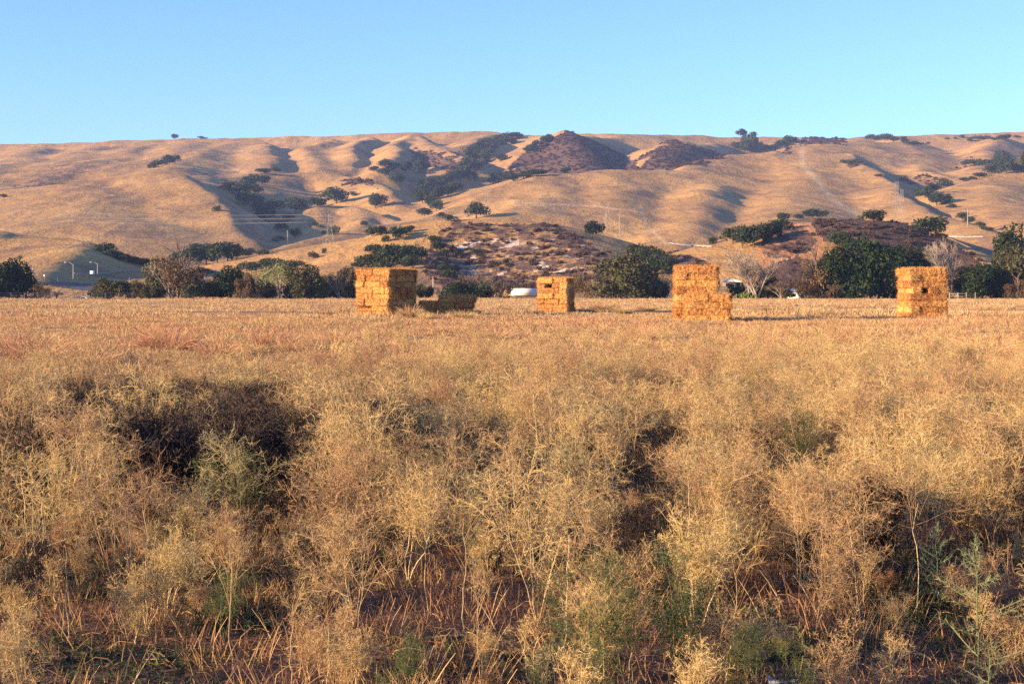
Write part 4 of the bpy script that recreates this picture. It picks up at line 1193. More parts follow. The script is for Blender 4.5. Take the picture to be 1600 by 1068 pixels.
def pole(px, top, bot, label, arm=True):
    x, y, z = hit(px, bot); h = (bot-top)*y/F
    e = empty("utility_pole", (x, y, z)); tag(e, label, "utility pole")
    m = MB(); m.tube([(0, 0, -.5), (0, 0, h)], [.24, .16]); m.build("pole", M_PALEBARK, e)
    if arm:
        m = MB(); m.box((0, -.2, h*.93), (h*.22, .16, .2)); m.build("crossarm", M_WOOD, e)
pole(449.5,360,382,"thin pole at the foot of the shaded draw")
pole(968,334,371,"pale tall pole on the back slope of the streaked knoll",False)
pole(1512,327,353,"thin brown pole beside the lower right ravine trees",False)
pole(677,432,456,"pale pole with crossarm behind the low dark stack")
pole(947,330,362,"faint short pole left of the pale tall pole",False)

def pylon(px, top, bot, label):
    x, y, z = hit(px, bot); h = (bot-top)*y/F; bw = h*.13; tw = h*.035; r_ = h*.0024
    e = empty("pylon", (x, y, z), .25); tag(e, label, "pylon", "pylons of the power line")
    m = MB()
    cs = [(-1, -1), (1, -1), (1, 1), (-1, 1)]
    lv = [0, .22, .42, .58, .72, .84, .94, 1.0]
    wd = lambda t: (bw+(tw-bw)*min(1, t/.72))/1
    for sx, sy in cs: m.tube([(sx*wd(t), sy*wd(t), h*t-(.6 if t == 0 else 0)) for t in lv], r_, 4)
    m.build("mast", M_GALV, e)
    m = MB()
    for t0, t1 in zip(lv[:-1], lv[1:]):
        a, b = wd(t0), wd(t1)
        for k in range(4):
            p, q = cs[k], cs[(k+1) % 4]
            m.tube([(p[0]*a, p[1]*a, h*t0), (q[0]*b, q[1]*b, h*t1)], r_*.5, 4)
            m.tube([(q[0]*a, q[1]*a, h*t0), (p[0]*b, p[1]*b, h*t1)], r_*.5, 4)
    m.build("bracing", M_GALV, e)
    for t in (.74, .86, .97):
        m = MB(); m.tube([(-h*.14, 0, h*t), (0, 0, h*(t+.025)), (h*.14, 0, h*t)], r_*.8, 4); m.build("crossarm", M_GALV, e)
    return (x, y, z, h)
pyl = [pylon(515,333,384,"faint pylon standing on the middle lobe below the oaks"),
       pylon(760,291,333,"faint pylon above the lone oak on the central ridge"),
       pylon(949.5,318,362,"faint pylon on the face of the long ridge"),
       pylon(1401,284,347,"tallest pylon, above the purple scrub knoll"),
       pylon(1409,296,346,"fainter pylon just right of the tallest one")]
def wire(a, b, t, off, label, sag):
    A = np.array([a[0]+off*a[3], a[1], a[2]+a[3]*t]); B = np.array([b[0]+off*b[3], b[1], b[2]+b[3]*t])
    s = np.linspace(0, 1, 24)[:, None]
    P = A+(B-A)*s; P[:, 2] -= (4*sag*s*(1-s))[:, 0]
    m = MB(); m.tube(P, .035, 4); o = m.build("power_line", M_GALV)
    tag(o, label, "power line", "power lines")
left = (-420.0, 560.0, 38.0, 22.0)
for t, nm in ((.74, "lowest"), (.86, "middle"), (.97, "highest")):
    for off, sd in ((-.14, "left"), (.14, "right")):
        wire(left, pyl[0], t, off, "%s %s wire running from the left to the faint pylon on the lobe" % (nm, sd), 9)

def wheel(m_parent, x, y, r_, w):
    m = MB(); t = np.linspace(0, 2*np.pi, 19)[:-1]
    ring = np.stack([x+r_*np.cos(t), 0*t, r_+r_*np.sin(t)], 1)
    v = np.concatenate([ring+[0, y-w/2, 0], ring+[0, y+w/2, 0], [[x, y-w/2-.01, r_], [x, y+w/2+.01, r_]]]); n = 18
    m.add(v, [(k, (k+1) % n, (k+1) % n+n, k+n) for k in range(n)]+[(36, k, (k+1) % n, (k+1) % n) for k in range(n)][:0]+
          [(b*n+k, b*n+k+1, b*n+k+2, b*n+(k+3) % n) for b in (0, 1) for k in range(0, n-3, 2)])
    return m.build("wheel", M_DARK_, m_parent)
def prism(m, prof, y0, y1):
    n = len(prof); v = [(x, y0, z) for x, z in prof]+[(x, y1, z) for x, z in prof]
    m.add(v, [(k, (k+1) % n, (k+1) % n+n, k+n) for k in range(n)])
    for b in (0, n):
        for k in range(1, n-1, 2):
            m.Q.append(np.array([[b, b+k, b+k+1, b+min(k+2, n-1)]])+m.n-2*n)
def car(px, foot, length, mat, label, pickup=False, Y=None):
    if Y: x, y = (px-800)/F*Y, Y; z = ground_z(x, y)
    else: x, y, z = hit(px, foot)
    L = length; e = empty("parked_car" if not pickup else "pickup_truck", (x, y, z), .05)
    tag(e, label, "car" if not pickup else "pickup")
    m = MB()
    if pickup: prism(m, [(-L/2,.45),(L/2,.45),(L/2,.95),(L*.27,1.05),(L*.12,1.65),(-L*.12,1.68),(-L*.15,1.05),(-L/2,1.05)], -.85, .85)
    else: prism(m, [(-L/2,.35),(L/2,.35),(L/2,.75),(L*.28,.88),(L*.12,1.38),(-L*.22,1.40),(-L*.40,.92),(-L/2,.85)], -.85, .85)
    m.build("body", mat, e)
    m = MB(); m.box((0 if pickup else -L*.04, -.86, 1.33 if pickup else 1.13), (L*.2 if pickup else L*.34, .03, .32)); m.build("window", M_GLASS, e)
    for wx in (-L*.32, L*.32):
        for wy in (-.78, .78): wheel(e, wx, wy, .34, .22)
car(130,469,5.2,M_WHITE,"white pick-up left of the bright olive green shrub",True,Y=284.5)
car(829,464,4.2,M_REDP,"dark red car under the white trailer, beside the narrow stack",Y=284)
# semi trailer
Y_ = 300.0; x = (819-800)/F*Y_; z = ground_z(x, Y_)
e = empty("semi_trailer", (x, Y_, z)); tag(e, "long white box trailer left of the narrow stack", "trailer")
m = MB(); m.box((0, 0, 1.15+.72), (5.6, 2.4, 1.5)); m.build("box", M_WHITE, e)
m = MB(); m.box((0, 0, .95), (5.4, 1.0, .25)); m.build("chassis", M_GALV, e)
for wx in (-2.1, -1.1, 1.9):
    for wy in (-1, 1): wheel(e, wx, wy, .45, .3)
x = (789-800)/F*Y_; z = ground_z(x, Y_)
e = empty("loader", (x, Y_, z)); tag(e, "dull yellow farm loader at the left end of the white trailer", "loader")
m = MB(); prism(m, [(-1.2,.6),(1.3,.6),(1.3,1.3),(.4,1.5),(.3,2.3),(-.6,2.3),(-.7,1.4),(-1.2,1.3)], -.6, .6); m.build("body", M_YEL, e)
m = MB(); m.tube([(-.9, -.5, 1.2), (-1.8, -.5, 1.7), (-2.4, -.5, .5)], .12); m.tube([(-.9, .5, 1.2), (-1.8, .5, 1.7), (-2.4, .5, .5)], .12); m.build("arm", M_YEL, e)
for wx in (-.8, .9):
    for wy in (-.75, .75): wheel(e, wx, wy, .55, .3)
def building(px, Y, w, h, d, label, wall, roof, name="farm_building"):
    x = (px-800)/F*Y; z = ground_z(x, Y); e = empty(name, (x, Y, z)); tag(e, label, "building")
    m = MB(); m.box((0, 0, h/2-.3), (w, d, h+.6)); m.build("wall", wall, e)
    m = MB(); prism(m, [(-w/2-.3,h),(w/2+.3,h),(w/2+.3,h+.12),(0,h+.9),(-w/2-.3,h+.12)], -d/2-.3, d/2+.3); m.build("roof", roof, e)
    for k in (-1, 1):
        m = MB(); m.box((k*w*.25, -d/2-.02, h*.55), (.9, .05, .7)); m.build("window", M_GLASS, e)
building(1244,305,3.6,1.5,3.0,"low white roofed building left of the orange brown dying tree",M_WHITE,M_WHITE)
building(1142,345,4.0,1.5,3.0,"pale roofed shed seen just right of the stepped stack",M_GREYBARK,M_WHITE,"shed")
building(838,322,1.6,1.1,2.0,"tiny pale box building behind the narrow stack",M_WHITE,M_WHITE,"shed") if False else None

# rail fence right, wire fence left
e = empty("rail_fence", ((1506-800)/F*262, 262, 0)); tag(e, "thin pale rail fence in front of the rounded dark evergreen", "fence")
for k, px in enumerate((1484, 1497, 1510, 1524)):
    m = MB(); m.box(((px-1506)/F*262, 0, .6), (.14, .14, 1.35)); m.build("post", M_PALEBARK, e)
for zz in (.6, 1.05):
    m = MB(); m.box((-.25, -.10, zz), (4.8, .04, .07)); m.build("rail", M_PALEBARK, e)
e = empty("wire_fence", (-80, 264, 0)); tag(e, "low wire fence with thin posts along the left field edge", "fence")
m = MB()
for k, x in enumerate(np.arange(-18, 12.1, 2.5)):
    m2 = MB(); m2.tube([(x, 0, -.2), (x, 0, 1.25)], .05, 4); m2.build("post", M_WOOD, e)
for zz in (.5, .85, 1.2): m.tube([(-18, 0, zz), (12, 0, zz)], .03, 4)
m.build("wires", M_GALV, e)

# ------------------------------------------------------------------ weeds
PTS = []
wr = np.random.default_rng(17)
def hollow(x, y):
    """how strongly a spot is kept clear: the dark hollow at the left and some pockets"""
    px = 800+x/y*F
    v = 0.0
    if 8.6 < y < 12.5 and -20 < px < 520: v = .80
    if 12.5 <= y < 16 and 40 < px < 600: v = .74
    for cx, cy, r_ in ((.45, 9.9, .9), (1.5, 11.5, .5), (2.9, 8.1, .7), (-2.4, 7.4, .4), (2.0, 16.5, .6)):
        if math.hypot(x-cx, (y-cy)*.8) < r_: v = max(v, .85)
    return v
def weed_density(x, y):
    px = 800+x/y*F
    d = .4 if y < 7.1 else (1.2 if y < 7.9 else (2.5 if y < 9 else 2.9))
    n = float(fbm(np.array([x/3.0]), np.array([y/4.5]), 41, 3)[0])
    if y > 11: d *= np.clip(1.0+n*2.2, .05, 1.8)
    lim = 16+9*np.clip((px-420)/400, 0, 1)+4*n
    if y > lim: d *= max(.05 if px > 600 else .01, 1-(y-lim)/4)
    return d*(1-hollow(x, y))
grid = {}
for y0 in np.arange(5.7, 48, 1.0):
    half = .39*y0+1.4
    for _ in range(int(2*half*1.0*10)):
        x = wr.uniform(-half, half); y = y0+wr.random()
        if wr.random()*10 > weed_density(x, y)*1.6: continue
        dmin = .36 if y < 9 else .30
        key = (int(x//.5), int(y//.5)); ok = True
        for a in (-1, 0, 1):
            for b in (-1, 0, 1):
                for q in grid.get((key[0]+a, key[1]+b), ()):
                    if math.hypot(q[0]-x, q[1]-y) < dmin: ok = False
        if ok:
            grid.setdefault(key, []).append((x, y)); PTS.append((x, y))
PTS.sort(key=lambda p: p[1])
inframe = lambda x, y: abs(x/y*F) < 830
near = [p for p in PTS if inframe(*p)][:288]
nset = set(near); rest = [p for p in PTS if p not in nset]
print("weeds", len(PTS), "near limit y", near[-1][1])
def zone_name(px):
    for lim, nm in ((160, "at the left edge"), (400, "left of the dark hollow"), (640, "left of centre"), (960, "in the centre"), (1200, "right of centre"), (1430, "towards the right side"), (9999, "at the right edge")):
        if px < lim: return nm
gr_ = "dry weeds of the foreground thicket"
for k, (x, y) in enumerate(near):
    i = int(wr.integers(0, len(WEEDS))); s = float(wr.uniform(.75, 1.1))*(1.0 if y > 7 else .95)
    px = 800+x/y*F
    if y < 9 and px < 520: s *= .80
    if y < 6.9: s *= .8
    rank = "in the front rank" if y < 7.6 else ("in the second rank" if y < 9.5 else ("in the middle ranks" if y < 12 else "in the far ranks"))
    size = "tall" if s > .98 else ("short" if s < .84 else "bushy")
    e = empty("dry_weed", (x, y, float(field_h(x, y))), float(wr.uniform(0, 6.28))); e.scale = (s*float(wr.uniform(.95, 1.15)),)*2+(s,)
    e.rotation_euler[0] = float(wr.normal(0, .06)); e.rotation_euler[1] = float(wr.normal(0, .06))
    tag(e, "%s dry tan weed %s %s" % (size, rank, zone_name(px)), "weed", gr_)
    for nm, me in (("stem", WEEDS[i][0]), ("twigs", WEEDS[i][1])):
        o = link(bpy.data.objects.new(nm, me)); o.parent = e
# joined meshes for the scatter
def joined(name, st, tw):
    def rd(me):
        v = np.empty(len(me.vertices)*3, np.float32); me.vertices.foreach_get("co", v)
        f = np.empty(len(me.loops), np.int32); me.loops.foreach_get("vertex_index", f)
        t = np.empty(len(me.vertices), np.float32); me.attributes["tone"].data.foreach_get("value", t)
        return v.reshape(-1, 3), f.reshape(-1, 4), t
    a, b = rd(st), rd(tw)
    return mesh_np(name, np.concatenate([a[0], b[0]]), np.concatenate([a[1], b[1]+len(a[0])]), [tw.materials[0]], {"tone": np.concatenate([a[2], b[2]])})
WJ = [joined("weed_mesh", *w) for w in WEEDS]
FARW = []
for i in range(5):
    st, tw = weed_parts(150+i, hgt=(.9, .8, 1.0, .85, .7)[i], detail=.7, thick=1.9)
    FARW.append(joined("far_weed_mesh", mk("stem", st, M_TWIG), mk("twigs", tw, M_TWIG)))
mid_ = [p for p in rest if p[1] < 24]; far_ = [p for p in rest if p[1] >= 24]
for nm, L_, ms, s0, s1, lb in (("weed_thicket", mid_, WJ, .75, 1.12, "dense tan thicket of dry branching weeds behind the front plants"),
                               ("far_weed_thicket", far_, FARW, .7, 1.1, "hazy tan thicket of dry weeds running back to the stubble")):
    P = np.array([(x, y, float(field_h(x, y))) for x, y in L_]); n = len(P); print(nm, n)
    scatter(nm, ms, P, wr.uniform(0, 6.28, n), wr.uniform(s0, s1, n)*(1-.12*np.clip((P[:, 1]-13)/5, 0, 1)), wr.integers(0, len(ms), n), lb, "weeds")

# low fine weeds filling the very front
LOWW = []
for i in range(5):
    st, tw = weed_parts(190+i, hgt=(.42, .34, .5, .38, .30)[i], detail=.9); mt = (M_TWIG, M_TWIG_OLIVE, M_TWIG, M_TWIG_WARM, M_STRAW)[i]
    LOWW.append(joined("low_weed_mesh", mk("stem", st, mt), mk("twigs", tw, mt)))
r = np.random.default_rng(61); y = np.sqrt(r.uniform(5.0**2, 10.5**2, 380)); x = r.uniform(-1, 1, 380)*(.39*y+.6)
kp = (fbm(x/1.1, y/1.3, 62, 3) > .0); x, y = x[kp], y[kp]; n = len(x)
scatter("low_dry_weeds", LOWW, np.stack([x, y, field_h(x, y)], 1), r.uniform(0, 6.28, n), r.uniform(.4, .8, n), r.choice(5, n, p=(.3, .15, .25, .15, .15)), "knee high fine dry weeds and seedlings filling the front of the thicket", "low weeds")

# dark-coloured twigs added in place of shade at the thicket's foot and in the hollow
M_SHADE_TWIG = twig_mat("shade_dark_twigs", [(0.0, (.025, .022, .02)), (.5, (.11, .08, .065)), (1, (.30, .21, .13))], .05)
SHADE_TW = []
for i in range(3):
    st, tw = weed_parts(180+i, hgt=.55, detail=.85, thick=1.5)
    SHADE_TW.append(joined("shade_twig_mesh", mk("stem", st, M_SHADE_TWIG), mk("twigs", tw, M_SHADE_TWIG)))
def shade_pts():
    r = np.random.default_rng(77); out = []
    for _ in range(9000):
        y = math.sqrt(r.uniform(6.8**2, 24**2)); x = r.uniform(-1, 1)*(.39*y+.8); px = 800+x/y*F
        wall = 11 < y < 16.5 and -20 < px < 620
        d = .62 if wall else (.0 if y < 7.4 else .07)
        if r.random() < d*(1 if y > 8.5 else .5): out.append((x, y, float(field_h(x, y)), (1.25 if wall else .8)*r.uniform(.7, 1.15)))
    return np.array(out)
U_ = shade_pts(); n = len(U_); print("under", n)
scatter("dark_undergrowth", SHADE_TW, U_[:, :3], wr.uniform(0, 6.28, n), U_[:, 3], wr.integers(0, 3, n), "dark twigs standing in for shade at the foot of the weeds and in the hollow", "undergrowth")

# low stubble, litter and green leaves on the ground under the weeds
STUB = [clump_mesh("stubble", 700+i, 24, (.10, .15, .21, .12)[i], .17, (1.1, .8, .7, 2.2)[i], .0048, M_STRAW, tone=.42, curl=.04) for i in range(4)]
LITTER = [clump_mesh("litter", 710+i, 46, .18, .24, 6.0, .005, M_STRAW, tone=.42, curl=.45) for i in range(3)]
LOWG = [clump_mesh("low_green", 720+i, 60, (.12, .16, .10)[i], .16, 1.6, .010, M_GREENBLADE, tone=.45, curl=.5) for i in range(3)]
def on_ground(n, y0, y1, seed, fn=None):
    r = np.random.default_rng(seed)
    y = np.sqrt(r.uniform(y0*y0, y1*y1, n)); x = r.uniform(-1, 1, n)*(.39*y+.8)
    if fn is not None:
        k = fn(x, y, r); x, y = x[k], y[k]
    return np.stack([x, y, field_h(x, y)], 1), r
P, r = on_ground(13000, 4.6, 22, 31); n = len(P)
scatter("stubble_and_litter", STUB+LITTER, P, r.uniform(0, 6.28, n), r.uniform(.6, 1.3, n), r.integers(0, 7, n), "short broken stalks and straw litter under the weeds", "stubble")
P, r = on_ground(9000, 4.6, 24, 32, lambda x, y, r: (fbm(x/1.3, y/1.6, 33, 3) > .05) | ((800+x/y*F < 600) & (y > 8) & (y < 17) & (r.random(len(x)) < .6))); n = len(P)  # extra dark leaves in the left hollow stand in for its shade
scatter("low_green_weeds", LOWG, P, r.uniform(0, 6.28, n), r.uniform(.6, 1.5, n), r.integers(0, 3, n), "low dark green leaves between the dry weeds, some standing in for shade", "low weeds")
# dry grass of the open field
GRR = [clump_mesh("russet_grass", 735+i, 60, .26, .34, .9, .013, M_TWIG_RED, tone=.6) for i in range(2)]
GR = [clump_mesh("dry_grass", 730+i, 70, (.20, .26, .16)[i], .38, .9, .014, M_STRAW, tone=.75) for i in range(3)]
P, r = on_ground(15000, 20, 90, 34, lambda x, y, r: r.random(len(x)) < np.clip(.6+.9*fbm(x/14, y/2.2, 36, 3), 0, 1)); n = len(P)
big = np.clip(fbm(P[:, 0]/9, P[:, 1]/5, 39, 3), -.2, .8); red = (fbm(P[:, 0]/7, P[:, 1]/4, 40, 3)+r.normal(0, .12, n) > .28)
scatter("field_grass", GR+GRR, P, r.uniform(0, 6.28, n), r.uniform(.5, 1.2, n)*(1+1.3*big), np.where(red, r.integers(3, 5, n), r.integers(0, 3, n)), "short gold dry grass of the mown field", "dry grass")
GF = [clump_mesh("far_dry_grass", 740+i, 70, (.28, .34, .22)[i], .9, .8, .035, M_STRAW, tone=.8) for i in range(3)]
P, r = on_ground(24000, 80, 276, 35, lambda x, y, r: r.random(len(x)) < np.clip(.38+1.5*fbm(x/70, y/6, 37, 3), 0, 1)); n = len(P)
big = np.clip(fbm(P[:, 0]/16, P[:, 1]/12, 43, 3), -.3, .9)
scatter("far_field_grass", GF, P, r.uniform(0, 6.28, n), r.uniform(.4, 1.1, n)*(1+1.5*big), r.integers(0, 3, n), "pale gold dry grass reaching to the trees at the field edge", "dry grass")

# russet mounds of dry tumbleweed and pale grass tufts: each a thing
MOUND = [clump_mesh("dry_grass_mound", 750+i, 900, .70, (.55, .70)[i % 2], 1.5, .009, M_TWIG_RED, tone=.72, curl=.25) for i in range(2)]
TUFT = [clump_mesh("dry_grass_tuft", 760+i, 700, .75, .38, .9, .016, M_STRAW, tone=.8, curl=.2) for i in range(2)]
def put(me, px, foot, wpx, hpx, name, label, cat, group):
    Y = CAMZ*F/(foot-HY); x = (px-800)/F*Y; s = Y/F
    bw, bh = bbox(me)
    o = link(bpy.data.objects.new(name, me)); o.location = (x, Y, float(field_h(x, Y))); o.rotation_euler[2] = wr.uniform(0, 6.28)
    o.scale = (wpx*s/bw, wpx*s/bw*.8, hpx*s/bh)
    tag(o, label, cat, group)
gm = "russet mounds of dry grass in the mid field"
for k, (px, ft, w, h, lb) in enumerate([(60,560,140,26,"wide russet mound at the left edge of the mid field"),(20,548,90,18,"low russet mound touching the left edge of the frame"),
    (262,548,110,38,"tallest russet mound in the mid field, left of the square stack"),(250,540,60,24,"rounded russet mound just behind the tallest one"),(350,555,110,22,"wide russet mound right of the tallest one"),
    (420,540,90,22,"russet mound below and left of the square stack"),(455,550,60,18,"small russet mound left of the straw coloured clearing"),(520,536,90,16,"low russet mound in front of the square stack"),
    (140,566,120,20,"faint russet mound above the dark hollow"),(705,520,70,14,"low russet mound right of the square stack"),(1190,542,60,26,"reddish mound right of the stepped stack"),
    (1325,538,70,22,"reddish mound between the stepped and right hand stacks"),(1540,560,110,40,"dark russet mound near the right edge"),(1000,530,80,16,"low russet mound in front of the stepped stack"),
    (770,530,90,14,"low russet mound between the square and narrow stacks")]):
    put(MOUND[k % 2], px, ft, w*1.2, h*(1.0 if h > 30 else 1.5), "dry_grass_mound", lb, "grass mound", gm)
gt = "pale grass tufts around the stacks"
for k, (px, ft, w, h, lb) in enumerate([(640,498,56,20,"feathery pale tuft hiding the right foot of the largest stack"),(722,499,52,15,"feathery pale tuft hiding the low dark stack's right foot"),(665,500,30,13,"small pale tuft between the two left stacks"),
    (945,486,60,14,"pale tuft right of the narrow stack"),(975,490,54,12,"second pale tuft right of the narrow stack"),(915,488,30,10,"small pale tuft at the right foot of the narrow stack"),(1010,486,50,10,"low pale tuft midway between the narrow and stepped stacks"),
    (800,486,60,8,"low pale tuft left of the narrow stack"),(842,492,20,7,"little pale tuft at the left foot of the narrow stack"),
    (1300,492,60,9,"low pale tuft halfway to the right hand stack"),(1210,488,60,10,"pale tuft right of the stepped stack's shadow"),(510,492,50,10,"low pale tuft left of the largest stack"),(575,503,50,9,"low pale tuft in front of the largest stack"),
    (1545,488,60,9,"low pale tuft right of the right hand stack"),(1095,508,60,8,"low pale tuft in front of the stepped stack")]):
    put(TUFT[k % 2], px, ft, w, h, "dry_grass_tuft", lb, "grass tuft", gt)

# distinct foreground plants
def plant(px, foot, hgt, meshes, name, label, cat="plant", group=None, s=1.0, Y=None):
    Y = Y or CAMZ*F/(foot-HY); x = (px-800)/F*Y
    e = empty(name, (x, Y, float(field_h(x, Y))), wr.uniform(0, 6.28)); e.scale = (s, s, s); tag(e, label, cat, group)
    for nm, me in zip(("stem", "twigs"), meshes):
        o = link(bpy.data.objects.new(nm, me)); o.parent = e
gg = "green wispy weeds among the dry ones"
for k, (px, Y, s, lb) in enumerate([(930,6.4,1.0,"soft green wispy weed at the bottom centre"),(985,6.0,.9,"green wispy weed with pale stalks right of the bottom centre"),(1060,6.3,1.05,"green grey weed at the bottom, left of the litter scrap"),
      (880,5.9,.7,"small green weed at the lower edge left of the wispy one"),(1180,5.9,.7,"low green weed beside the blue white scrap"),(1250,5.7,.6,"low green weed right of the blue white scrap"),
      (350,7.0,.6,"small green weed low in the left foreground"),(640,5.8,.6,"small green weed at the lower edge left of centre"),(1260,12.0,1.2,"thin green stalked weed standing in the right middle ground"),
      (330,9.5,1.1,"olive green weed in front of the dark hollow")]):
    plant(px, 0, 0, GREENS[k % 3], "green_weed", lb, "weed", gg, s, Y)

def herringbone(seed, h, mat, nb=9, reach=.34, leaves=True):
    """upright green stalk with stiff side branches set with short spines or leaflets"""
    r = np.random.default_rng(seed); k = 8; z = np.linspace(0, h, k)
    m_ = np.stack([np.cumsum(r.normal(0, .006, k)), np.cumsum(r.normal(0, .006, k)), z], 1)[None]; mw = np.linspace(.009, .003, k)[None]
    B = []; bw = []
    for i in range(nb*2):
        t = .12+.8*i/(nb*2); a = r.uniform(0, 2*np.pi); b = np.array([0, 0, h*t]); L_ = reach*(1.1-t)*r.uniform(.7, 1.1)
        s = np.linspace(0, 1, 6)[:, None]
        B.append(b+np.array([math.cos(a), math.sin(a), .35])*L_*s+np.array([0, 0, .12*L_])*s**2); bw.append(np.linspace(.005, .002, 6))
    B = np.array(B); bw = np.array(bw)
    C, cw = grow(B, bw, r, 34, .05, 1, .95, .035, .003, k=2, lift=.2)
    C2, cw2 = grow(m_, mw, r, 60, .1, 1, 1.0, .035, .003, k=2, lift=.2)
    return (mk("stem", bundle([(m_, mw, .7, 4)], r), mat), mk("twigs", bundle([(B, bw, .8, 2), (C, cw, .75, 1), (C2, cw2, .75, 1)], r), mat))
M_GG = twig_mat("green_spiny_stalk", [(0.0, (.09, .12, .05)), (.5, (.20, .25, .12)), (1, (.36, .42, .24))], .3)
HB = [herringbone(800+i, .62, M_GG) for i in range(2)]
plant(1528, 0, 0, HB[0], "spiny_green_plant", "stiff pale green plant with ladder like side branches at bottom right", "plant", None, 1.05, 6.3)
plant(1545, 0, 0, HB[1], "spiny_green_plant", "second stiff green plant cut by the lower right edge", "plant", None, .6, 5.7)
plant(1468, 0, 0, HB[1], "spiny_green_plant", "forked green stalk left of the stiff ladder like plant", "plant", None, .75, 7.6)
# dark withered leafy plant
def leafy(seed, h, n, mat):
    r = np.random.default_rng(seed); k = 6
    P = []
    for s in range(5):
        a = r.uniform(0, 6.28); t = np.linspace(0, 1, k)
        P.append(np.stack([np.cos(a)*.22*t**1.3, np.sin(a)*.22*t**1.3, t*h*r.uniform(.7, 1)], 1))
    P = np.array(P); w = np.linspace(.012, .005, k)[None]*np.ones((5, 1))
    B, bw = grow(P, w, r, 7, .35, 1, .8, .18, .004, k=4)
    allp = np.concatenate([P[:, 2:].reshape(-1, 3), B.reshape(-1, 3)])
    c = allp[r.integers(0, len(allp), n)]+r.normal(0, .035, (n, 3)); nrm = unit(r.normal(size=(n, 3)))
    a = unit(np.cross(nrm, r.normal(size=(n, 3)))); b = np.cross(nrm, a); L_ = r.uniform(.012, .03, (n, 1)); W_ = L_*.55
    q = np.stack([c-a*L_, c+b*W_+nrm*L_*.3, c+a*L_, c-b*W_+nrm*L_*.3], 1)
    tn = np.repeat(np.clip(r.normal(.35, .3, n), 0, 1), 4)
    return mk("stem", bundle([(P, w, .3, 4), (B, bw, .3, 2)], r), mat), mk("leaves", (q.reshape(-1, 3), np.arange(n*4).reshape(n, 4), tn), mat)
LF = [leafy(820+i, .85, 1500, M_DEADLEAF) for i in range(2)]
for px, Y, s, lb in ((1352, 8.3, .95, "dark plant with curled brown leaves right of the bottom centre"), (1375, 8.7, .85, "dark leafy plant touching the larger one behind it"), (1310, 8.0, .6, "smaller dark leafy plant left of the larger pair")):
    plant(px, 0, 0, LF[0 if s > .9 else 1], "withered_plant", lb, "plant", "dark withered leafy plants", s*.72, Y)
# taller pale bare stalks at the very front
def stalk(seed, h):
    r = np.random.default_rng(seed); k = 9; z = np.linspace(0, h, k)
    m_ = np.stack([np.cumsum(r.normal(0, .010, k)), np.cumsum(r.normal(0, .010, k)), z], 1)[None]; m_[:, 0] = (0, 0, -.03)
    mw = np.linspace(.009, .004, k)[None]
    B, bw = grow(m_, mw, r, 6, .35, 1, .6, h*.75, .0036, k=6, lift=.25, wob=.12)
    C, cw = grow(B, bw, r, 6, .3, 1, .7, h*.32, .0030, k=4, lift=.2, wob=.2)
    D, dw = grow(C, cw, r, 6, .2, 1, .9, h*.13, .0024, k=3, lift=.15, wob=.25)
    return mk("stem", bundle([(m_, mw, .70, 6)], r), M_STEM), mk("twigs", bundle([(B, bw, .42, 4), (C, cw, .38, 2), (D, dw, .35, 1)], r), M_TWIG)
ST = [stalk(840+i, .62+.1*(i % 3)) for i in range(6)]
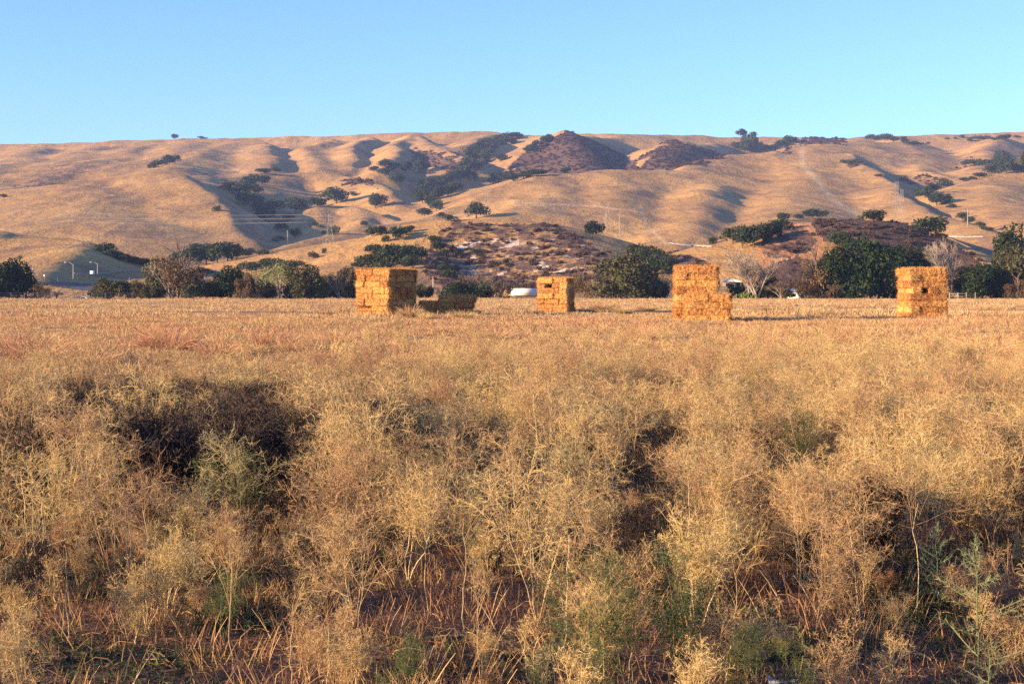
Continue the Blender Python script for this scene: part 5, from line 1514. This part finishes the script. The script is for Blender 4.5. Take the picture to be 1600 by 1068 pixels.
sp = [(455,6.25,.9,"straight pale stalk forking high at the lower left"),(365,6.5,1.05,"pale stalk left of the straight forked one"),(560,6.3,.95,"pale forked stalk between the lower left and the centre"),(745,6.1,1.0,"thick pale stalk rising from the lower edge left of centre"),
      (727,7.2,1.1,"white stalk with a V fork above the thick one"),(880,6.6,1.2,"tall thin white stalk in the lower centre"),(985,6.0,.9,"white stalk among green wisps at the lower centre right"),(940,6.0,.9,"leaning pale stalk left of the white one among green wisps"),
      (232,7.2,1.1,"thin pale stalk before the dark gap at the left"),(103,7.0,1.0,"pale stalk near the lower left corner"),(1150,6.8,1.05,"crooked pale stalk in the lower right half"),(1075,8.5,1.0,"pale stalk leaning over a dark pocket"),
      (1225,8.2,1.1,"crossing pale stalk on the right"),(670,7.6,1.05,"short pale stalk with many forks near the centre"),(1430,7.4,1.0,"reddish straight stalk right of the dark withered plants"),(512,6.0,.8,"short pale stalk at the lower edge")]
for k, (px, Y, s, lb) in enumerate(sp): plant(px, 0, 0, ST[k % 6], "bare_stalk", lb, "stalk", "pale bare stalks at the front", s*(.62 if Y < 7 else .72), Y)
# scrap of plastic
Y = 6.15; x = (1222-800)/F*Y
r = np.random.default_rng(9); U, V_ = np.meshgrid(np.linspace(-.06, .06, 12), np.linspace(-.04, .04, 9))
P = np.stack([U.ravel()+x, V_.ravel()+Y, .05+.035*fbm(U.ravel()*14, V_.ravel()*14, 3, 3)+field_h(x, Y)], 1); i = np.arange(P.shape[0]).reshape(U.shape)
o = link(bpy.data.objects.new("plastic_scrap", mesh_np("plastic_scrap", P, np.stack([i[:-1, :-1], i[:-1, 1:], i[1:, 1:], i[1:, :-1]], -1).reshape(-1, 4), [simple("bluish_plastic", (.40, .44, .52), .4, .2, 20)], smooth=True)))
tag(o, "crumpled bluish white plastic scrap on the ground at the bottom right", "litter")

# ------------------------------------------------------------------ look-alikes are told apart by their order in the row
ORDN = "first second third fourth fifth sixth seventh eighth ninth tenth eleventh twelfth thirteenth fourteenth fifteenth sixteenth seventeenth eighteenth nineteenth twentieth twenty-first twenty-second twenty-third twenty-fourth twenty-fifth twenty-sixth twenty-seventh twenty-eighth twenty-ninth thirtieth thirty-first thirty-second thirty-third thirty-fourth thirty-fifth".split()
same = {}
for o in SC.objects:
    if o.parent is None and "label" in o and not o.get("kind"): same.setdefault(o["label"], []).append(o)
for lb, L_ in same.items():
    if len(L_) > 1 and len(L_) <= len(ORDN):
        L_.sort(key=lambda o: o.location.x/max(o.location.y, 1))
        for k, o in enumerate(L_):
            o["label"] = lb+", "+ORDN[k]+" from the left" if len((lb+" a b c d").split()) <= 16 else lb+", "+ORDN[k]
